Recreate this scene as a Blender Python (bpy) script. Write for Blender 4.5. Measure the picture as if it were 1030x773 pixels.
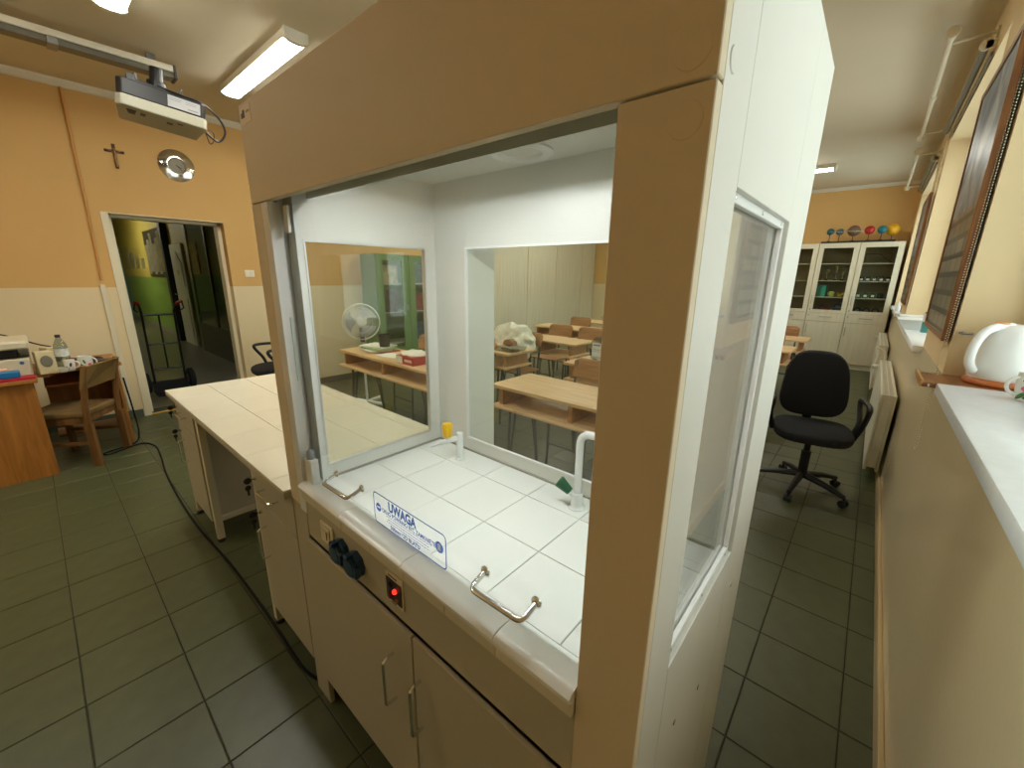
import bpy, bmesh, math, random
from mathutils import Vector, Matrix
random.seed(7)
R = math.radians
PI = math.pi
scene = bpy.context.scene
for o in list(bpy.data.objects):
    bpy.data.objects.remove(o)
C = scene.collection

# ------------------------------------------------------------------ camera
cam_d = bpy.data.cameras.new('camera')
cam = bpy.data.objects.new('camera', cam_d)
C.objects.link(cam)
cam_d.sensor_fit = 'HORIZONTAL'
cam_d.sensor_width = 36.0
cam_d.lens = 411.0 / 1030.0 * 36.0
cam_d.clip_start = 0.02
cam_d.clip_end = 100
rot = Matrix(((0.755, -0.178, 0.631), (0.656, 0.184, -0.732), (0.015, 0.967, 0.256)))
cam.matrix_world = Matrix.Translation((0, 0, 1.5)) @ rot.to_quaternion().to_matrix().to_4x4()
scene.camera = cam

# ------------------------------------------------------------------ world, exposure
world = bpy.data.worlds.new('overcast_sky')
scene.world = world
world.use_nodes = True
wn = world.node_tree
bg = wn.nodes['Background']
bg.inputs[0].default_value = (0.93, 0.96, 1.0, 1)
bg.inputs[1].default_value = 3.1
vs = scene.view_settings
vs.view_transform = 'Standard'
vs.look = 'None'
vs.exposure = 0.0
vs.gamma = 1.0
vs.use_curve_mapping = False
scene.cycles.use_denoising = True
scene.cycles.max_bounces = 10
scene.cycles.transparent_max_bounces = 24
scene.cycles.caustics_reflective = False
scene.cycles.caustics_refractive = False
LAMP = 38.0          # fluorescent tubes
HOODLAMP = 105.0     # lamp in the hood

# window openings in the right wall (y0, y1) and the portals that sample their daylight
WX0, WX1 = 0.28, 0.62
WZ0, WZ1 = 1.10, 2.78
WINS = [(0.42, 2.5), (3.5, 5.95), (6.95, 9.2)]
for (a, b) in WINS:
    ld = bpy.data.lights.new('window_portal', 'AREA')
    ld.shape = 'RECTANGLE'
    ld.size = b - a
    ld.size_y = WZ1 - WZ0
    ld.cycles.is_portal = True
    lo = bpy.data.objects.new('window_portal', ld)
    C.objects.link(lo)
    lo.location = (0.60, (a + b) / 2, (WZ0 + WZ1) / 2)
    lo.rotation_euler = Matrix(((0, 0, 1), (1, 0, 0), (0, 1, 0))).to_euler()


# ------------------------------------------------------------------ materials
def lin(c):
    out = []
    for v in c[:3]:
        v = v / 255.0
        out.append(v / 12.92 if v <= 0.04045 else ((v + 0.055) / 1.055) ** 2.4)
    return (out[0], out[1], out[2], 1.0)


MATS = {}


def mat(name, col, rough=0.5, metal=0.0, var=0.0, scale=8.0, bump=0.0, bscale=60.0, spec=0.5,
        coat=0.0, stretch=None, rnd=0.0):
    if name in MATS:
        return MATS[name]
    m = bpy.data.materials.new(name)
    m.use_nodes = True
    nt = m.node_tree
    b = nt.nodes['Principled BSDF']
    c = lin(col)
    b.inputs['Base Color'].default_value = c
    b.inputs['Roughness'].default_value = rough
    b.inputs['Metallic'].default_value = metal
    b.inputs['Specular IOR Level'].default_value = spec
    b.inputs['Coat Weight'].default_value = coat
    if var or bump or rnd:
        tc = nt.nodes.new('ShaderNodeTexCoord')
        mp = nt.nodes.new('ShaderNodeMapping')
        nt.links.new(tc.outputs['Object'], mp.inputs['Vector'])
        if stretch:
            mp.inputs['Scale'].default_value = stretch
        src = None
        if var:
            n = nt.nodes.new('ShaderNodeTexNoise')
            n.inputs['Scale'].default_value = scale
            n.inputs['Detail'].default_value = 4
            nt.links.new(mp.outputs[0], n.inputs['Vector'])
            mr = nt.nodes.new('ShaderNodeMapRange')
            mr.inputs['From Min'].default_value = 0.3
            mr.inputs['From Max'].default_value = 0.7
            mr.inputs['To Min'].default_value = 1 - var
            mr.inputs['To Max'].default_value = 1 + var
            nt.links.new(n.outputs['Fac'], mr.inputs['Value'])
            src = mr.outputs[0]
        if rnd:
            oi = nt.nodes.new('ShaderNodeObjectInfo')
            mr2 = nt.nodes.new('ShaderNodeMapRange')
            mr2.inputs['To Min'].default_value = 1 - rnd
            mr2.inputs['To Max'].default_value = 1 + rnd
            nt.links.new(oi.outputs['Random'], mr2.inputs['Value'])
            if src:
                mu = nt.nodes.new('ShaderNodeMath')
                mu.operation = 'MULTIPLY'
                nt.links.new(src, mu.inputs[0])
                nt.links.new(mr2.outputs[0], mu.inputs[1])
                src = mu.outputs[0]
            else:
                src = mr2.outputs[0]
        if src:
            vm = nt.nodes.new('ShaderNodeVectorMath')
            vm.operation = 'SCALE'
            vm.inputs[0].default_value = c[:3]
            nt.links.new(src, vm.inputs['Scale'])
            nt.links.new(vm.outputs[0], b.inputs['Base Color'])
        if bump:
            n2 = nt.nodes.new('ShaderNodeTexNoise')
            n2.inputs['Scale'].default_value = bscale
            n2.inputs['Detail'].default_value = 3
            nt.links.new(mp.outputs[0], n2.inputs['Vector'])
            bp = nt.nodes.new('ShaderNodeBump')
            bp.inputs['Strength'].default_value = bump
            bp.inputs['Distance'].default_value = 0.004
            nt.links.new(n2.outputs['Fac'], bp.inputs['Height'])
            nt.links.new(bp.outputs[0], b.inputs['Normal'])
    MATS[name] = m
    return m


def emit(name, col, strength):
    m = bpy.data.materials.new(name)
    m.use_nodes = True
    nt = m.node_tree
    nt.nodes.remove(nt.nodes['Principled BSDF'])
    e = nt.nodes.new('ShaderNodeEmission')
    e.inputs[0].default_value = lin(col)
    e.inputs[1].default_value = strength
    nt.links.new(e.outputs[0], nt.nodes['Material Output'].inputs[0])
    MATS[name] = m
    return m


def glass(name, tint=(244, 250, 246), ior=1.45, rough=0.0, extra=0.0):
    m = bpy.data.materials.new(name)
    m.use_nodes = True
    nt = m.node_tree
    nt.nodes.remove(nt.nodes['Principled BSDF'])
    t = nt.nodes.new('ShaderNodeBsdfTransparent')
    t.inputs[0].default_value = lin(tint)
    g = nt.nodes.new('ShaderNodeBsdfGlossy')
    g.inputs['Roughness'].default_value = rough
    # Schlick reflectance, the same from both sides of a face
    ge = nt.nodes.new('ShaderNodeNewGeometry')
    dt = nt.nodes.new('ShaderNodeVectorMath')
    dt.operation = 'DOT_PRODUCT'
    nt.links.new(ge.outputs['Normal'], dt.inputs[0])
    nt.links.new(ge.outputs['Incoming'], dt.inputs[1])

    def mth(op, a, b=None):
        n = nt.nodes.new('ShaderNodeMath')
        n.operation = op
        n.use_clamp = op == 'ADD'
        for k, v in enumerate((a, b)):
            if v is None:
                continue
            if isinstance(v, float):
                n.inputs[k].default_value = v
            else:
                nt.links.new(v, n.inputs[k])
        return n.outputs[0]
    f0 = ((ior - 1) / (ior + 1)) ** 2
    p5 = mth('POWER', mth('SUBTRACT', 1.0, mth('ABSOLUTE', dt.outputs['Value'])), 5.0)
    fr_ = mth('ADD', mth('MULTIPLY', p5, 1.0 - f0), f0 + extra)
    mx = nt.nodes.new('ShaderNodeMixShader')
    nt.links.new(fr_, mx.inputs[0])
    nt.links.new(t.outputs[0], mx.inputs[1])
    nt.links.new(g.outputs[0], mx.inputs[2])
    nt.links.new(mx.outputs[0], nt.nodes['Material Output'].inputs[0])
    MATS[name] = m
    return m


def wood(name, c1, c2, rough=0.45, scale=3.0, stretch=(1, 12, 12), rnd=0.0):
    m = bpy.data.materials.new(name)
    m.use_nodes = True
    nt = m.node_tree
    b = nt.nodes['Principled BSDF']
    b.inputs['Roughness'].default_value = rough
    tc = nt.nodes.new('ShaderNodeTexCoord')
    mp = nt.nodes.new('ShaderNodeMapping')
    mp.inputs['Scale'].default_value = stretch
    nt.links.new(tc.outputs['Object'], mp.inputs[0])
    n = nt.nodes.new('ShaderNodeTexNoise')
    n.inputs['Scale'].default_value = scale
    n.inputs['Detail'].default_value = 6
    n.inputs['Distortion'].default_value = 0.6
    nt.links.new(mp.outputs[0], n.inputs['Vector'])
    cr = nt.nodes.new('ShaderNodeValToRGB')
    cr.color_ramp.elements[0].position = 0.35
    cr.color_ramp.elements[0].color = lin(c1)
    cr.color_ramp.elements[1].position = 0.68
    cr.color_ramp.elements[1].color = lin(c2)
    nt.links.new(n.outputs['Fac'], cr.inputs[0])
    nt.links.new(cr.outputs[0], b.inputs['Base Color'])
    MATS[name] = m
    return m


def two_tone(name, low, high, z, rough_low=0.5, rough_high=0.7, coat=0.0, spec=.5):
    """wall paint that changes colour at height z"""
    m = bpy.data.materials.new(name)
    m.use_nodes = True
    nt = m.node_tree
    b = nt.nodes['Principled BSDF']
    ge = nt.nodes.new('ShaderNodeNewGeometry')
    sx = nt.nodes.new('ShaderNodeSeparateXYZ')
    nt.links.new(ge.outputs['Position'], sx.inputs[0])
    gt = nt.nodes.new('ShaderNodeMath')
    gt.operation = 'GREATER_THAN'
    gt.inputs[1].default_value = z
    nt.links.new(sx.outputs['Z'], gt.inputs[0])
    mx = nt.nodes.new('ShaderNodeMix')
    mx.data_type = 'RGBA'
    mx.inputs['A'].default_value = lin(low)
    mx.inputs['B'].default_value = lin(high)
    nt.links.new(gt.outputs[0], mx.inputs['Factor'])
    n = nt.nodes.new('ShaderNodeTexNoise')
    n.inputs['Scale'].default_value = 1.3
    n.inputs['Detail'].default_value = 5
    nt.links.new(ge.outputs['Position'], n.inputs['Vector'])
    mr = nt.nodes.new('ShaderNodeMapRange')
    mr.inputs['To Min'].default_value = 0.92
    mr.inputs['To Max'].default_value = 1.06
    nt.links.new(n.outputs['Fac'], mr.inputs[0])
    vm = nt.nodes.new('ShaderNodeVectorMath')
    vm.operation = 'SCALE'
    nt.links.new(mx.outputs['Result'], vm.inputs[0])
    nt.links.new(mr.outputs[0], vm.inputs['Scale'])
    nt.links.new(vm.outputs[0], b.inputs['Base Color'])
    rr = nt.nodes.new('ShaderNodeMapRange')
    rr.inputs['To Min'].default_value = rough_low
    rr.inputs['To Max'].default_value = rough_high
    nt.links.new(gt.outputs[0], rr.inputs[0])
    nt.links.new(rr.outputs[0], b.inputs['Roughness'])
    b.inputs['Coat Weight'].default_value = coat
    b.inputs['Specular IOR Level'].default_value = spec
    n2 = nt.nodes.new('ShaderNodeTexNoise')
    n2.inputs['Scale'].default_value = 45
    nt.links.new(ge.outputs['Position'], n2.inputs['Vector'])
    bp = nt.nodes.new('ShaderNodeBump')
    bp.inputs['Strength'].default_value = 0.06
    bp.inputs['Distance'].default_value = 0.004
    nt.links.new(n2.outputs['Fac'], bp.inputs['Height'])
    nt.links.new(bp.outputs[0], b.inputs['Normal'])
    MATS[name] = m
    return m


# ------------------------------------------------------------------ mesh helpers
class MB:
    def __init__(self):
        self.bm = bmesh.new()

    def _merge(self, t):
        me = bpy.data.meshes.new('tmp')
        t.to_mesh(me)
        t.free()
        self.bm.from_mesh(me)
        bpy.data.meshes.remove(me)
        return self

    def box(self, x0, x1, y0, y1, z0, z1, bev=0.0, seg=1, rot=None, piv=None):
        t = bmesh.new()
        bmesh.ops.create_cube(t, size=1.0)
        for v in t.verts:
            v.co = Vector(((x0 + x1) / 2 + v.co.x * (x1 - x0), (y0 + y1) / 2 + v.co.y * (y1 - y0),
                           (z0 + z1) / 2 + v.co.z * (z1 - z0)))
        if bev:
            bmesh.ops.bevel(t, geom=t.edges[:], offset=bev, segments=seg, profile=0.5, affect='EDGES')
        if rot is not None:
            p = Vector(piv) if piv else Vector(((x0 + x1) / 2, (y0 + y1) / 2, (z0 + z1) / 2))
            for v in t.verts:
                v.co = rot @ (v.co - p) + p
        return self._merge(t)

    def cyl(self, p0, p1, r0, r1=None, n=16, cap=True):
        if r1 is None:
            r1 = r0
        p0, p1 = Vector(p0), Vector(p1)
        d = (p1 - p0).normalized()
        u = d.orthogonal().normalized()
        w = d.cross(u)
        bm = self.bm
        a, b = [], []
        for i in range(n):
            th = 2 * PI * i / n
            o = u * math.cos(th) + w * math.sin(th)
            a.append(bm.verts.new(p0 + o * r0))
            b.append(bm.verts.new(p1 + o * r1))
        for i in range(n):
            j = (i + 1) % n
            bm.faces.new((a[i], a[j], b[j], b[i]))
        if cap:
            bm.faces.new(a[::-1])
            bm.faces.new(b)
        return self

    def tube(self, pts, r, n=8, closed=False, flat=None):
        pts = [Vector(p) for p in pts]
        bm = self.bm
        m = len(pts)
        rings = []
        u = None
        for i, p in enumerate(pts):
            if closed:
                d = (pts[(i + 1) % m] - pts[i - 1]).normalized()
            else:
                d = (pts[min(i + 1, m - 1)] - pts[max(i - 1, 0)]).normalized()
            if u is None:
                u = d.orthogonal().normalized()
            else:
                u = (u - d * u.dot(d))
                u = u.normalized() if u.length > 1e-6 else d.orthogonal().normalized()
            w = d.cross(u)
            rr = r[i] if isinstance(r, (list, tuple)) else r
            rings.append([bm.verts.new(p + (u * math.cos(2 * PI * k / n) + w * math.sin(2 * PI * k / n)) * rr)
                          for k in range(n)])
        rng = m if closed else m - 1
        for i in range(rng):
            A, B = rings[i], rings[(i + 1) % m]
            for k in range(n):
                l = (k + 1) % n
                bm.faces.new((A[k], A[l], B[l], B[k]))
        if not closed:
            bm.faces.new(rings[0][::-1])
            bm.faces.new(rings[-1])
        return self

    def lathe(self, prof, c=(0, 0, 0), n=24, sx=1.0, sy=1.0, axis=None):
        """profile of (radius, height); axis rotates local z"""
        bm = self.bm
        c = Vector(c)
        q = Vector((0, 0, 1)).rotation_difference(Vector(axis)).to_matrix() if axis else Matrix.Identity(3)
        rings = []
        for (r, z) in prof:
            if r < 1e-5:
                rings.append([bm.verts.new(c + q @ Vector((0, 0, z)))])
            else:
                rings.append([bm.verts.new(c + q @ Vector((r * sx * math.cos(2 * PI * k / n),
                                                           r * sy * math.sin(2 * PI * k / n), z)))
                              for k in range(n)])
        for A, B in zip(rings[:-1], rings[1:]):
            for k in range(n):
                l = (k + 1) % n
                if len(A) == 1 and len(B) == 1:
                    continue
                if len(A) == 1:
                    bm.faces.new((A[0], B[l], B[k]))
                elif len(B) == 1:
                    bm.faces.new((A[k], A[l], B[0]))
                else:
                    bm.faces.new((A[k], A[l], B[l], B[k]))
        return self

    def sphere(self, c, r, s=(1, 1, 1), u=16, v=10):
        prof = [(r * math.sin(PI * i / v), -r * math.cos(PI * i / v)) for i in range(v + 1)]
        prof[0] = (0, -r)
        prof[-1] = (0, r)
        t = MB()
        t.lathe(prof, n=u)
        for vt in t.bm.verts:
            vt.co = Vector((vt.co.x * s[0] + c[0], vt.co.y * s[1] + c[1], vt.co.z * s[2] + c[2]))
        return self._merge(t.bm)

    def prism(self, poly, axis, a0, a1, bev=0.0):
        """poly of 2-D points in the plane normal to axis ('x': (y,z), 'y': (x,z), 'z': (x,y))"""
        t = bmesh.new()

        def P(p, a):
            return {'x': (a, p[0], p[1]), 'y': (p[0], a, p[1]), 'z': (p[0], p[1], a)}[axis]
        A = [t.verts.new(P(p, a0)) for p in poly]
        B = [t.verts.new(P(p, a1)) for p in poly]
        n = len(poly)
        for i in range(n):
            j = (i + 1) % n
            t.faces.new((A[i], A[j], B[j], B[i]))
        t.faces.new(A[::-1])
        t.faces.new(B)
        bmesh.ops.recalc_face_normals(t, faces=t.faces[:])
        if bev:
            bmesh.ops.bevel(t, geom=t.edges[:], offset=bev, segments=2, profile=0.5, affect='EDGES')
        return self._merge(t)

    def xf(self, m):
        for v in self.bm.verts:
            v.co = m @ v.co
        return self

    def add(self, me):
        self.bm.from_mesh(me)
        return self

    def mesh(self, name, material, smooth=False, shift=None):
        bmesh.ops.recalc_face_normals(self.bm, faces=self.bm.faces[:])
        if shift is not None:
            for v in self.bm.verts:
                v.co -= shift
        me = bpy.data.meshes.new(name)
        self.bm.to_mesh(me)
        self.bm.free()
        if material:
            me.materials.append(material)
        if smooth:
            me.shade_smooth()
            me.set_sharp_from_angle(angle=R(38))
        return me


def link(name, me, parent=None, loc=(0, 0, 0)):
    o = bpy.data.objects.new(name, me)
    C.objects.link(o)
    o.location = loc
    if parent:
        o.parent = parent
    return o


def root_loc(o):
    while o.parent:
        o = o.parent
    return Vector(o.location)


def P(name, mb, m, parent, smooth=False):
    """a part given in world coordinates (its thing is not rotated)"""
    return link(name, mb.mesh(name, m, smooth, root_loc(parent)), parent)


def L(name, mb, m, parent, smooth=False):
    """a part given in coordinates local to its thing"""
    return link(name, mb.mesh(name, m, smooth), parent)


def tag(o, label, cat, group=None):
    o['label'] = label
    o['category'] = cat
    if group:
        o['group'] = group
    return o


def thing(name, label, cat, loc=(0, 0, 0), rz=0.0, group=None):
    o = bpy.data.objects.new(name, None)
    C.objects.link(o)
    o.empty_display_size = 0.05
    o.location = loc
    o.rotation_euler = (0, 0, rz)
    return tag(o, label, cat, group)


def solo(name, mb, m, label, cat, group=None, smooth=False, loc=None):
    """a thing that is one mesh, given in world coordinates"""
    if loc is None:
        xs = [v.co for v in mb.bm.verts]
        loc = Vector((sum(v.x for v in xs) / len(xs), sum(v.y for v in xs) / len(xs), min(v.z for v in xs)))
    loc = Vector(loc)
    o = link(name, mb.mesh(name, m, smooth, loc), None, loc)
    return tag(o, label, cat, group)


def struct(name, mb, m, label=None, smooth=False):
    o = link(name, mb.mesh(name, m, smooth))
    o['kind'] = 'structure'
    if label:
        o['label'] = label
    return o


def sub(name, mb, m, parent, smooth=False):
    return P(name, mb, m, parent, smooth)


def copy_tree(o, parent=None):
    c = o.copy()
    C.objects.link(c)
    if parent:
        c.parent = parent
    for ch in list(o.children):
        copy_tree(ch, c)
    return c


def text_mesh(s, size, xs=1.0, bold=0.0):
    cu = bpy.data.curves.new('txt', 'FONT')
    cu.body = s
    cu.size = size
    cu.align_x = 'CENTER'
    cu.align_y = 'CENTER'
    cu.resolution_u = 3
    cu.offset = bold
    ob = bpy.data.objects.new('txt', cu)
    C.objects.link(ob)
    dg = bpy.context.evaluated_depsgraph_get()
    me = bpy.data.meshes.new_from_object(ob.evaluated_get(dg))
    bpy.data.objects.remove(ob)
    bpy.data.curves.remove(cu)
    for v in me.vertices:
        v.co.x *= xs
    return me


def flat_text(mb, s, size, c, right, up, xs=1.0, bold=0.0):
    me = text_mesh(s, size, xs, bold)
    r, u = Vector(right), Vector(up)
    c = Vector(c)
    for v in me.vertices:
        v.co = c + r * v.co.x + u * v.co.y
    mb.add(me)
    bpy.data.meshes.remove(me)


def arc(c, r, a0, a1, n, u, w):
    c, u, w = Vector(c), Vector(u), Vector(w)
    return [c + u * (r * math.cos(a0 + (a1 - a0) * i / n)) + w * (r * math.sin(a0 + (a1 - a0) * i / n))
            for i in range(n + 1)]


def bow(p0, p1, out, r_c=0.012, n=4):
    """points of a bow handle between two feet, standing off by vector out"""
    p0, p1, out = Vector(p0), Vector(p1), Vector(out)
    d = (p1 - p0).normalized()
    o = out.normalized()
    h = out.length
    pts = [p0]
    c = p0 + o * (h - r_c) + d * r_c
    pts += arc(c, r_c, 0, PI / 2, n, -d, o)
    c = p1 + o * (h - r_c) - d * r_c
    pts += arc(c, r_c, 0, PI / 2, n, o, d)
    pts.append(p1)
    return pts


def smooth_path(pts, n=8):
    """Catmull-Rom through points"""
    pts = [Vector(p) for p in pts]
    out = []
    for i in range(len(pts) - 1):
        a = pts[max(i - 1, 0)]
        b = pts[i]
        c = pts[i + 1]
        d = pts[min(i + 2, len(pts) - 1)]
        for k in range(n):
            t = k / n
            out.append(0.5 * ((2 * b) + (c - a) * t + (2 * a - 5 * b + 4 * c - d) * t * t +
                              (3 * b - a - 3 * c + d) * t ** 3))
    out.append(pts[-1])
    return out


# shared materials
white = mat('white_laminate', (216, 213, 203), 0.38, var=0.02, scale=3)
beige = mat('beige_laminate', (216, 200, 170), 0.6, var=0.02, scale=3, spec=.3)
cabw = mat('cream_laminate', (182, 174, 152), 0.42, var=0.02, scale=3)
inner = mat('hood_lining', (212, 212, 204), 0.3, var=0.015, scale=3)
alu = mat('aluminium', (205, 207, 205), 0.35, 0.85)
alu_w = mat('white_profile', (226, 226, 222), 0.35)
chrome = mat('chrome', (225, 225, 225), 0.12, 1.0)
steel = mat('dull_steel', (150, 150, 148), 0.35, 0.9)
black = mat('black_plastic', (22, 22, 24), 0.45)
blackm = mat('black_metal', (20, 20, 22), 0.4)
ctile = mat('white_glazed_tile', (232, 233, 228), 0.16, var=0.015, scale=6, rnd=0.015)
btile = mat('cream_glazed_tile', (228, 222, 200), 0.2, var=0.015, scale=6, rnd=0.015)
grout = mat('grout', (120, 116, 104), 0.9)
glz = glass('window_glass')
glz2 = glass('hood_glass', (252, 254, 252), 1.5)
sash_g = glass('sash_glass', (252, 254, 253), 1.4)
plywood = wood('beech_plywood', (206, 164, 112), (228, 192, 140), 0.35, 3, (1, 14, 14))
plyedge = wood('beech_edge', (150, 104, 62), (178, 128, 78), 0.5, 4, (1, 10, 10))
deskw = wood('alder_laminate', (156, 100, 42), (186, 124, 56), 0.45, 3, (10, 10, 1))
oldwood = wood('old_chair_wood', (104, 70, 36), (134, 94, 50), 0.5, 4, (8, 8, 1))
fabric_b = mat('black_fabric', (20, 21, 24), 0.9, var=0.25, scale=220, bump=0.4, bscale=500)

# ------------------------------------------------------------------ structure: floor
XL, XR, YF, YB, ZC = -5.64, 0.28, -1.6, 9.65, 3.08
mb = MB().box(XL - 0.27, XR + 0.34, YF - 0.1, YB + 0.1, -0.12, -0.003)
floor = struct('floor', mb, mat('floor_grout', (56, 54, 40), 0.9), 'dark green tiled classroom floor')
ftile = mat('green_stoneware', (76, 80, 51), 0.38, var=0.10, scale=14, rnd=0.05, bump=0.05, bscale=40)
TX, TY, X0, Y0, G = 0.29, 0.2815, -0.112, 0.145, 0.0045


def tile_mesh(name, w, d, h, m, bev=0.0015):
    return MB().box(0, w, 0, d, -h, 0, bev).mesh(name, m)


tm = tile_mesh('tile', TX - G, TY - G, 0.008, ftile)
camM = rot.to_quaternion().to_matrix()


def project(p):
    c = camM.transposed() @ (Vector(p) - Vector((0, 0, 1.5)))
    if c.z > -0.05:
        return None
    return (515 + 411 * c.x / -c.z, 386.5 - 411 * c.y / -c.z)


cells = []
for i in range(-21, 3):
    for j in range(-8, 36):
        x, y = X0 + i * TX, Y0 + j * TY
        if x + TX < XL + 0.02 or x > XR or y + TY < YF or y > YB:
            continue
        score = 0
        q = [project((x + a * TX, y + b * TY, 0)) for a, b in ((0, 0), (1, 0), (1, 1), (0, 1))]
        if all(q) and any(-20 < u < 1050 and -20 < v < 793 for u, v in q):
            score = abs(sum(q[k][0] * q[(k + 1) % 4][1] - q[(k + 1) % 4][0] * q[k][1] for k in range(4))) / 2
            if -3.0 < x < -0.4 and 0.45 < y < 0.85 and x > -1.3:
                score = 0
        cells.append((score, x, y))
cells.sort(reverse=True)
rest = MB()
for k, (s, x, y) in enumerate(cells):
    if k < 300 and s > 0:
        x1 = min(x + TX - G, XR)
        if x1 < x + TX - G - 1e-4 or x < XL or y + TY > YB or y < YF:
            x0 = max(x, XL)
            if x1 - x0 < 0.01:
                continue
            link('tile', tile_mesh('tile', x1 - x0, TY - G, 0.008, ftile), floor, (x0, y, 0))
        else:
            link('tile', tm, floor, (x, y, 0))
    else:
        x0, x1 = max(x, XL), min(x + TX - G, XR)
        y0, y1 = max(y, YF), min(y + TY - G, YB)
        if x1 > x0 and y1 > y0:
            rest.box(x0, x1, y0, y1, -0.008, 0)
ro = link('tile', rest.mesh('tile_rest', ftile), floor)
ro['kind'] = 'stuff'

# ------------------------------------------------------------------ structure: walls, ceiling
orange = two_tone('two_tone_wall_paint', (226, 208, 166), (213, 172, 106), 1.335, 0.45, 0.7)
peach = two_tone('window_wall_paint', (222, 204, 166), (230, 206, 162), 1.12, 0.16, 0.7, coat=0.0, spec=.28)
DY0, DY1, DZ = 0.62, 1.56, 2.03
wl = MB()
wl.box(XL - 0.25, XL, YF - 0.1, DY0, 0, ZC)
wl.box(XL - 0.25, XL, DY1, YB + 0.1, 0, ZC)
wl.box(XL - 0.25, XL, DY0, DY1, DZ, ZC)
struct('wall_left', wl, orange)
struct('wall_front', MB().box(XL, WX1, YF - 0.12, YF, 0, ZC), orange)
struct('wall_back', MB().box(XL, WX1, YB, YB + 0.12, 0, ZC), orange)
wr = MB()
wr.box(WX0, WX1, YF, YB, 0, WZ0)
wr.box(WX0, WX1, YF, YB, WZ1, ZC)
ys = [YF] + [v for w in WINS for v in w] + [YB]
for k in range(0, len(ys), 2):
    wr.box(WX0, WX1, ys[k], ys[k + 1], WZ0, WZ1)
struct('wall_right', wr, peach)
struct('ceiling', MB().box(XL - 0.25, WX1, YF - 0.1, YB + 0.1, ZC, ZC + 0.12),
       mat('ceiling_paint', (218, 206, 180), 0.85, var=0.03, scale=1.2))
corn = mat('cornice_white', (226, 220, 202), 0.6)
struct('trim_1', MB().prism([(XL, ZC), (XL + 0.035, ZC), (XL + 0.03, ZC - 0.02), (XL + 0.012, ZC - 0.05), (XL, ZC - 0.06)],
                            'y', YF, YB), corn)
struct('trim_2', MB().prism([(YB, ZC), (YB - 0.035, ZC), (YB - 0.03, ZC - 0.02), (YB - 0.012, ZC - 0.05), (YB, ZC - 0.06)],
                            'x', XL + .036, XR), corn)
bbm = mat('skirting_beige', (196, 172, 128), 0.35)
struct('baseboard_right', MB().box(WX0 - 0.016, WX0, YF, YB, 0, 0.075, 0.003), bbm)
bbl = MB()
bbl.box(XL, XL + 0.012, YF, DY0 - 0.06, 0, 0.08)
bbl.box(XL, XL + 0.012, DY1 + 0.06, YB, 0, 0.08)
struct('baseboard_left', bbl, mat('skirting_green', (84, 92, 74), 0.5))

# door frame to the corridor
fr = MB()
fm = mat('door_frame_cream', (226, 216, 186), 0.45)
fr.box(XL - 0.25, XL - 0.12, DY0, DY0 + 0.035, 0, DZ)
fr.box(XL - 0.25, XL - 0.12, DY1 - 0.035, DY1, 0, DZ)
fr.box(XL - 0.25, XL - 0.12, DY0, DY1, DZ - 0.035, DZ)
fr.box(XL - 0.005, XL + 0.012, DY0 - 0.05, DY0, 0, DZ + 0.0)
d1 = struct('door_1', fr, fm, 'cream door frame of the open doorway to the corridor')
P('reveal_lining', MB().box(XL - 0.12, XL, DY0, DY0 + 0.008, 0, DZ).box(XL - 0.12, XL, DY0, DY1, DZ - 0.008, DZ), fm, d1)
P('threshold_strip', MB().box(XL - 0.05, XL + 0.01, DY0 + 0.01, DY1 - 0.01, 0, 0.006),
  mat('yellow_tape', (196, 160, 40), 0.5), d1)

# windows of the right wall: frames, panes, sills
wfm = mat('window_frame_white', (235, 235, 230), 0.35)
sillm = mat('white_sill', (236, 240, 242), 0.25, var=0.03, scale=30)
for k, (a, b) in enumerate(WINS):
    f = MB()
    x0, x1 = 0.47, 0.54
    f.box(x0, x1, a, b, WZ0, WZ0 + 0.07, 0.006)
    f.box(x0, x1, a, b, WZ1 - 0.07, WZ1, 0.006)
    n = 3
    for i in range(n + 1):
        yy = a + (b - a - 0.07) * i / n
        f.box(x0, x1, yy, yy + 0.07, WZ0 + 0.07, WZ1 - 0.07, 0.006)
    w = struct('window_%d' % (k + 1), f, wfm)
    for i in range(n):
        ya = a + (b - a - 0.07) * i / n + 0.07
        yb = a + (b - a - 0.07) * (i + 1) / n
        P('pane', MB().box(0.50, 0.504, ya, yb, WZ0 + 0.07, WZ1 - 0.07), glz, w)
    sx = [0.243, 0.232, 0.232][k]
    y_end = [2.24, b, b][k]
    P('sill', MB().box(sx, 0.5, a, y_end, WZ0 - 0.02, WZ0 + 0.022, 0.006, 2), sillm, w, True)

# corridor beyond the door
CY0, CY1, CX = -0.6, 2.12, -19.5
cw = two_tone('corridor_paint', (118, 146, 66), (180, 164, 78), 1.33, 0.35, 0.6)
struct('floor_corridor', MB().box(CX, XL - 0.25, CY0, CY1, -0.1, 0),
       mat('corridor_floor', (92, 88, 66), 0.3, var=0.12, scale=3))
struct('wall_corridor_right', MB().box(CX, XL - 0.25, CY1, CY1 + 0.1, 0, 3.0), cw)
struct('wall_corridor_left', MB().box(CX, XL - 0.25, CY0 - 0.1, CY0, 0, 3.0), cw)
struct('wall_corridor_end', MB().box(CX - 0.1, CX, CY0, CY1, 0, 3.0), cw)
struct('ceiling_corridor', MB().box(CX, XL - 0.25, CY0, CY1, 3.0, 3.1), mat('corridor_ceiling', (196, 190, 160), 0.8))
struct('baseboard_corridor', MB().box(CX, XL - 0.25, CY1 - 0.012, CY1, 0, 0.1), mat('corridor_skirting', (130, 124, 112), 0.5))

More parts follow.
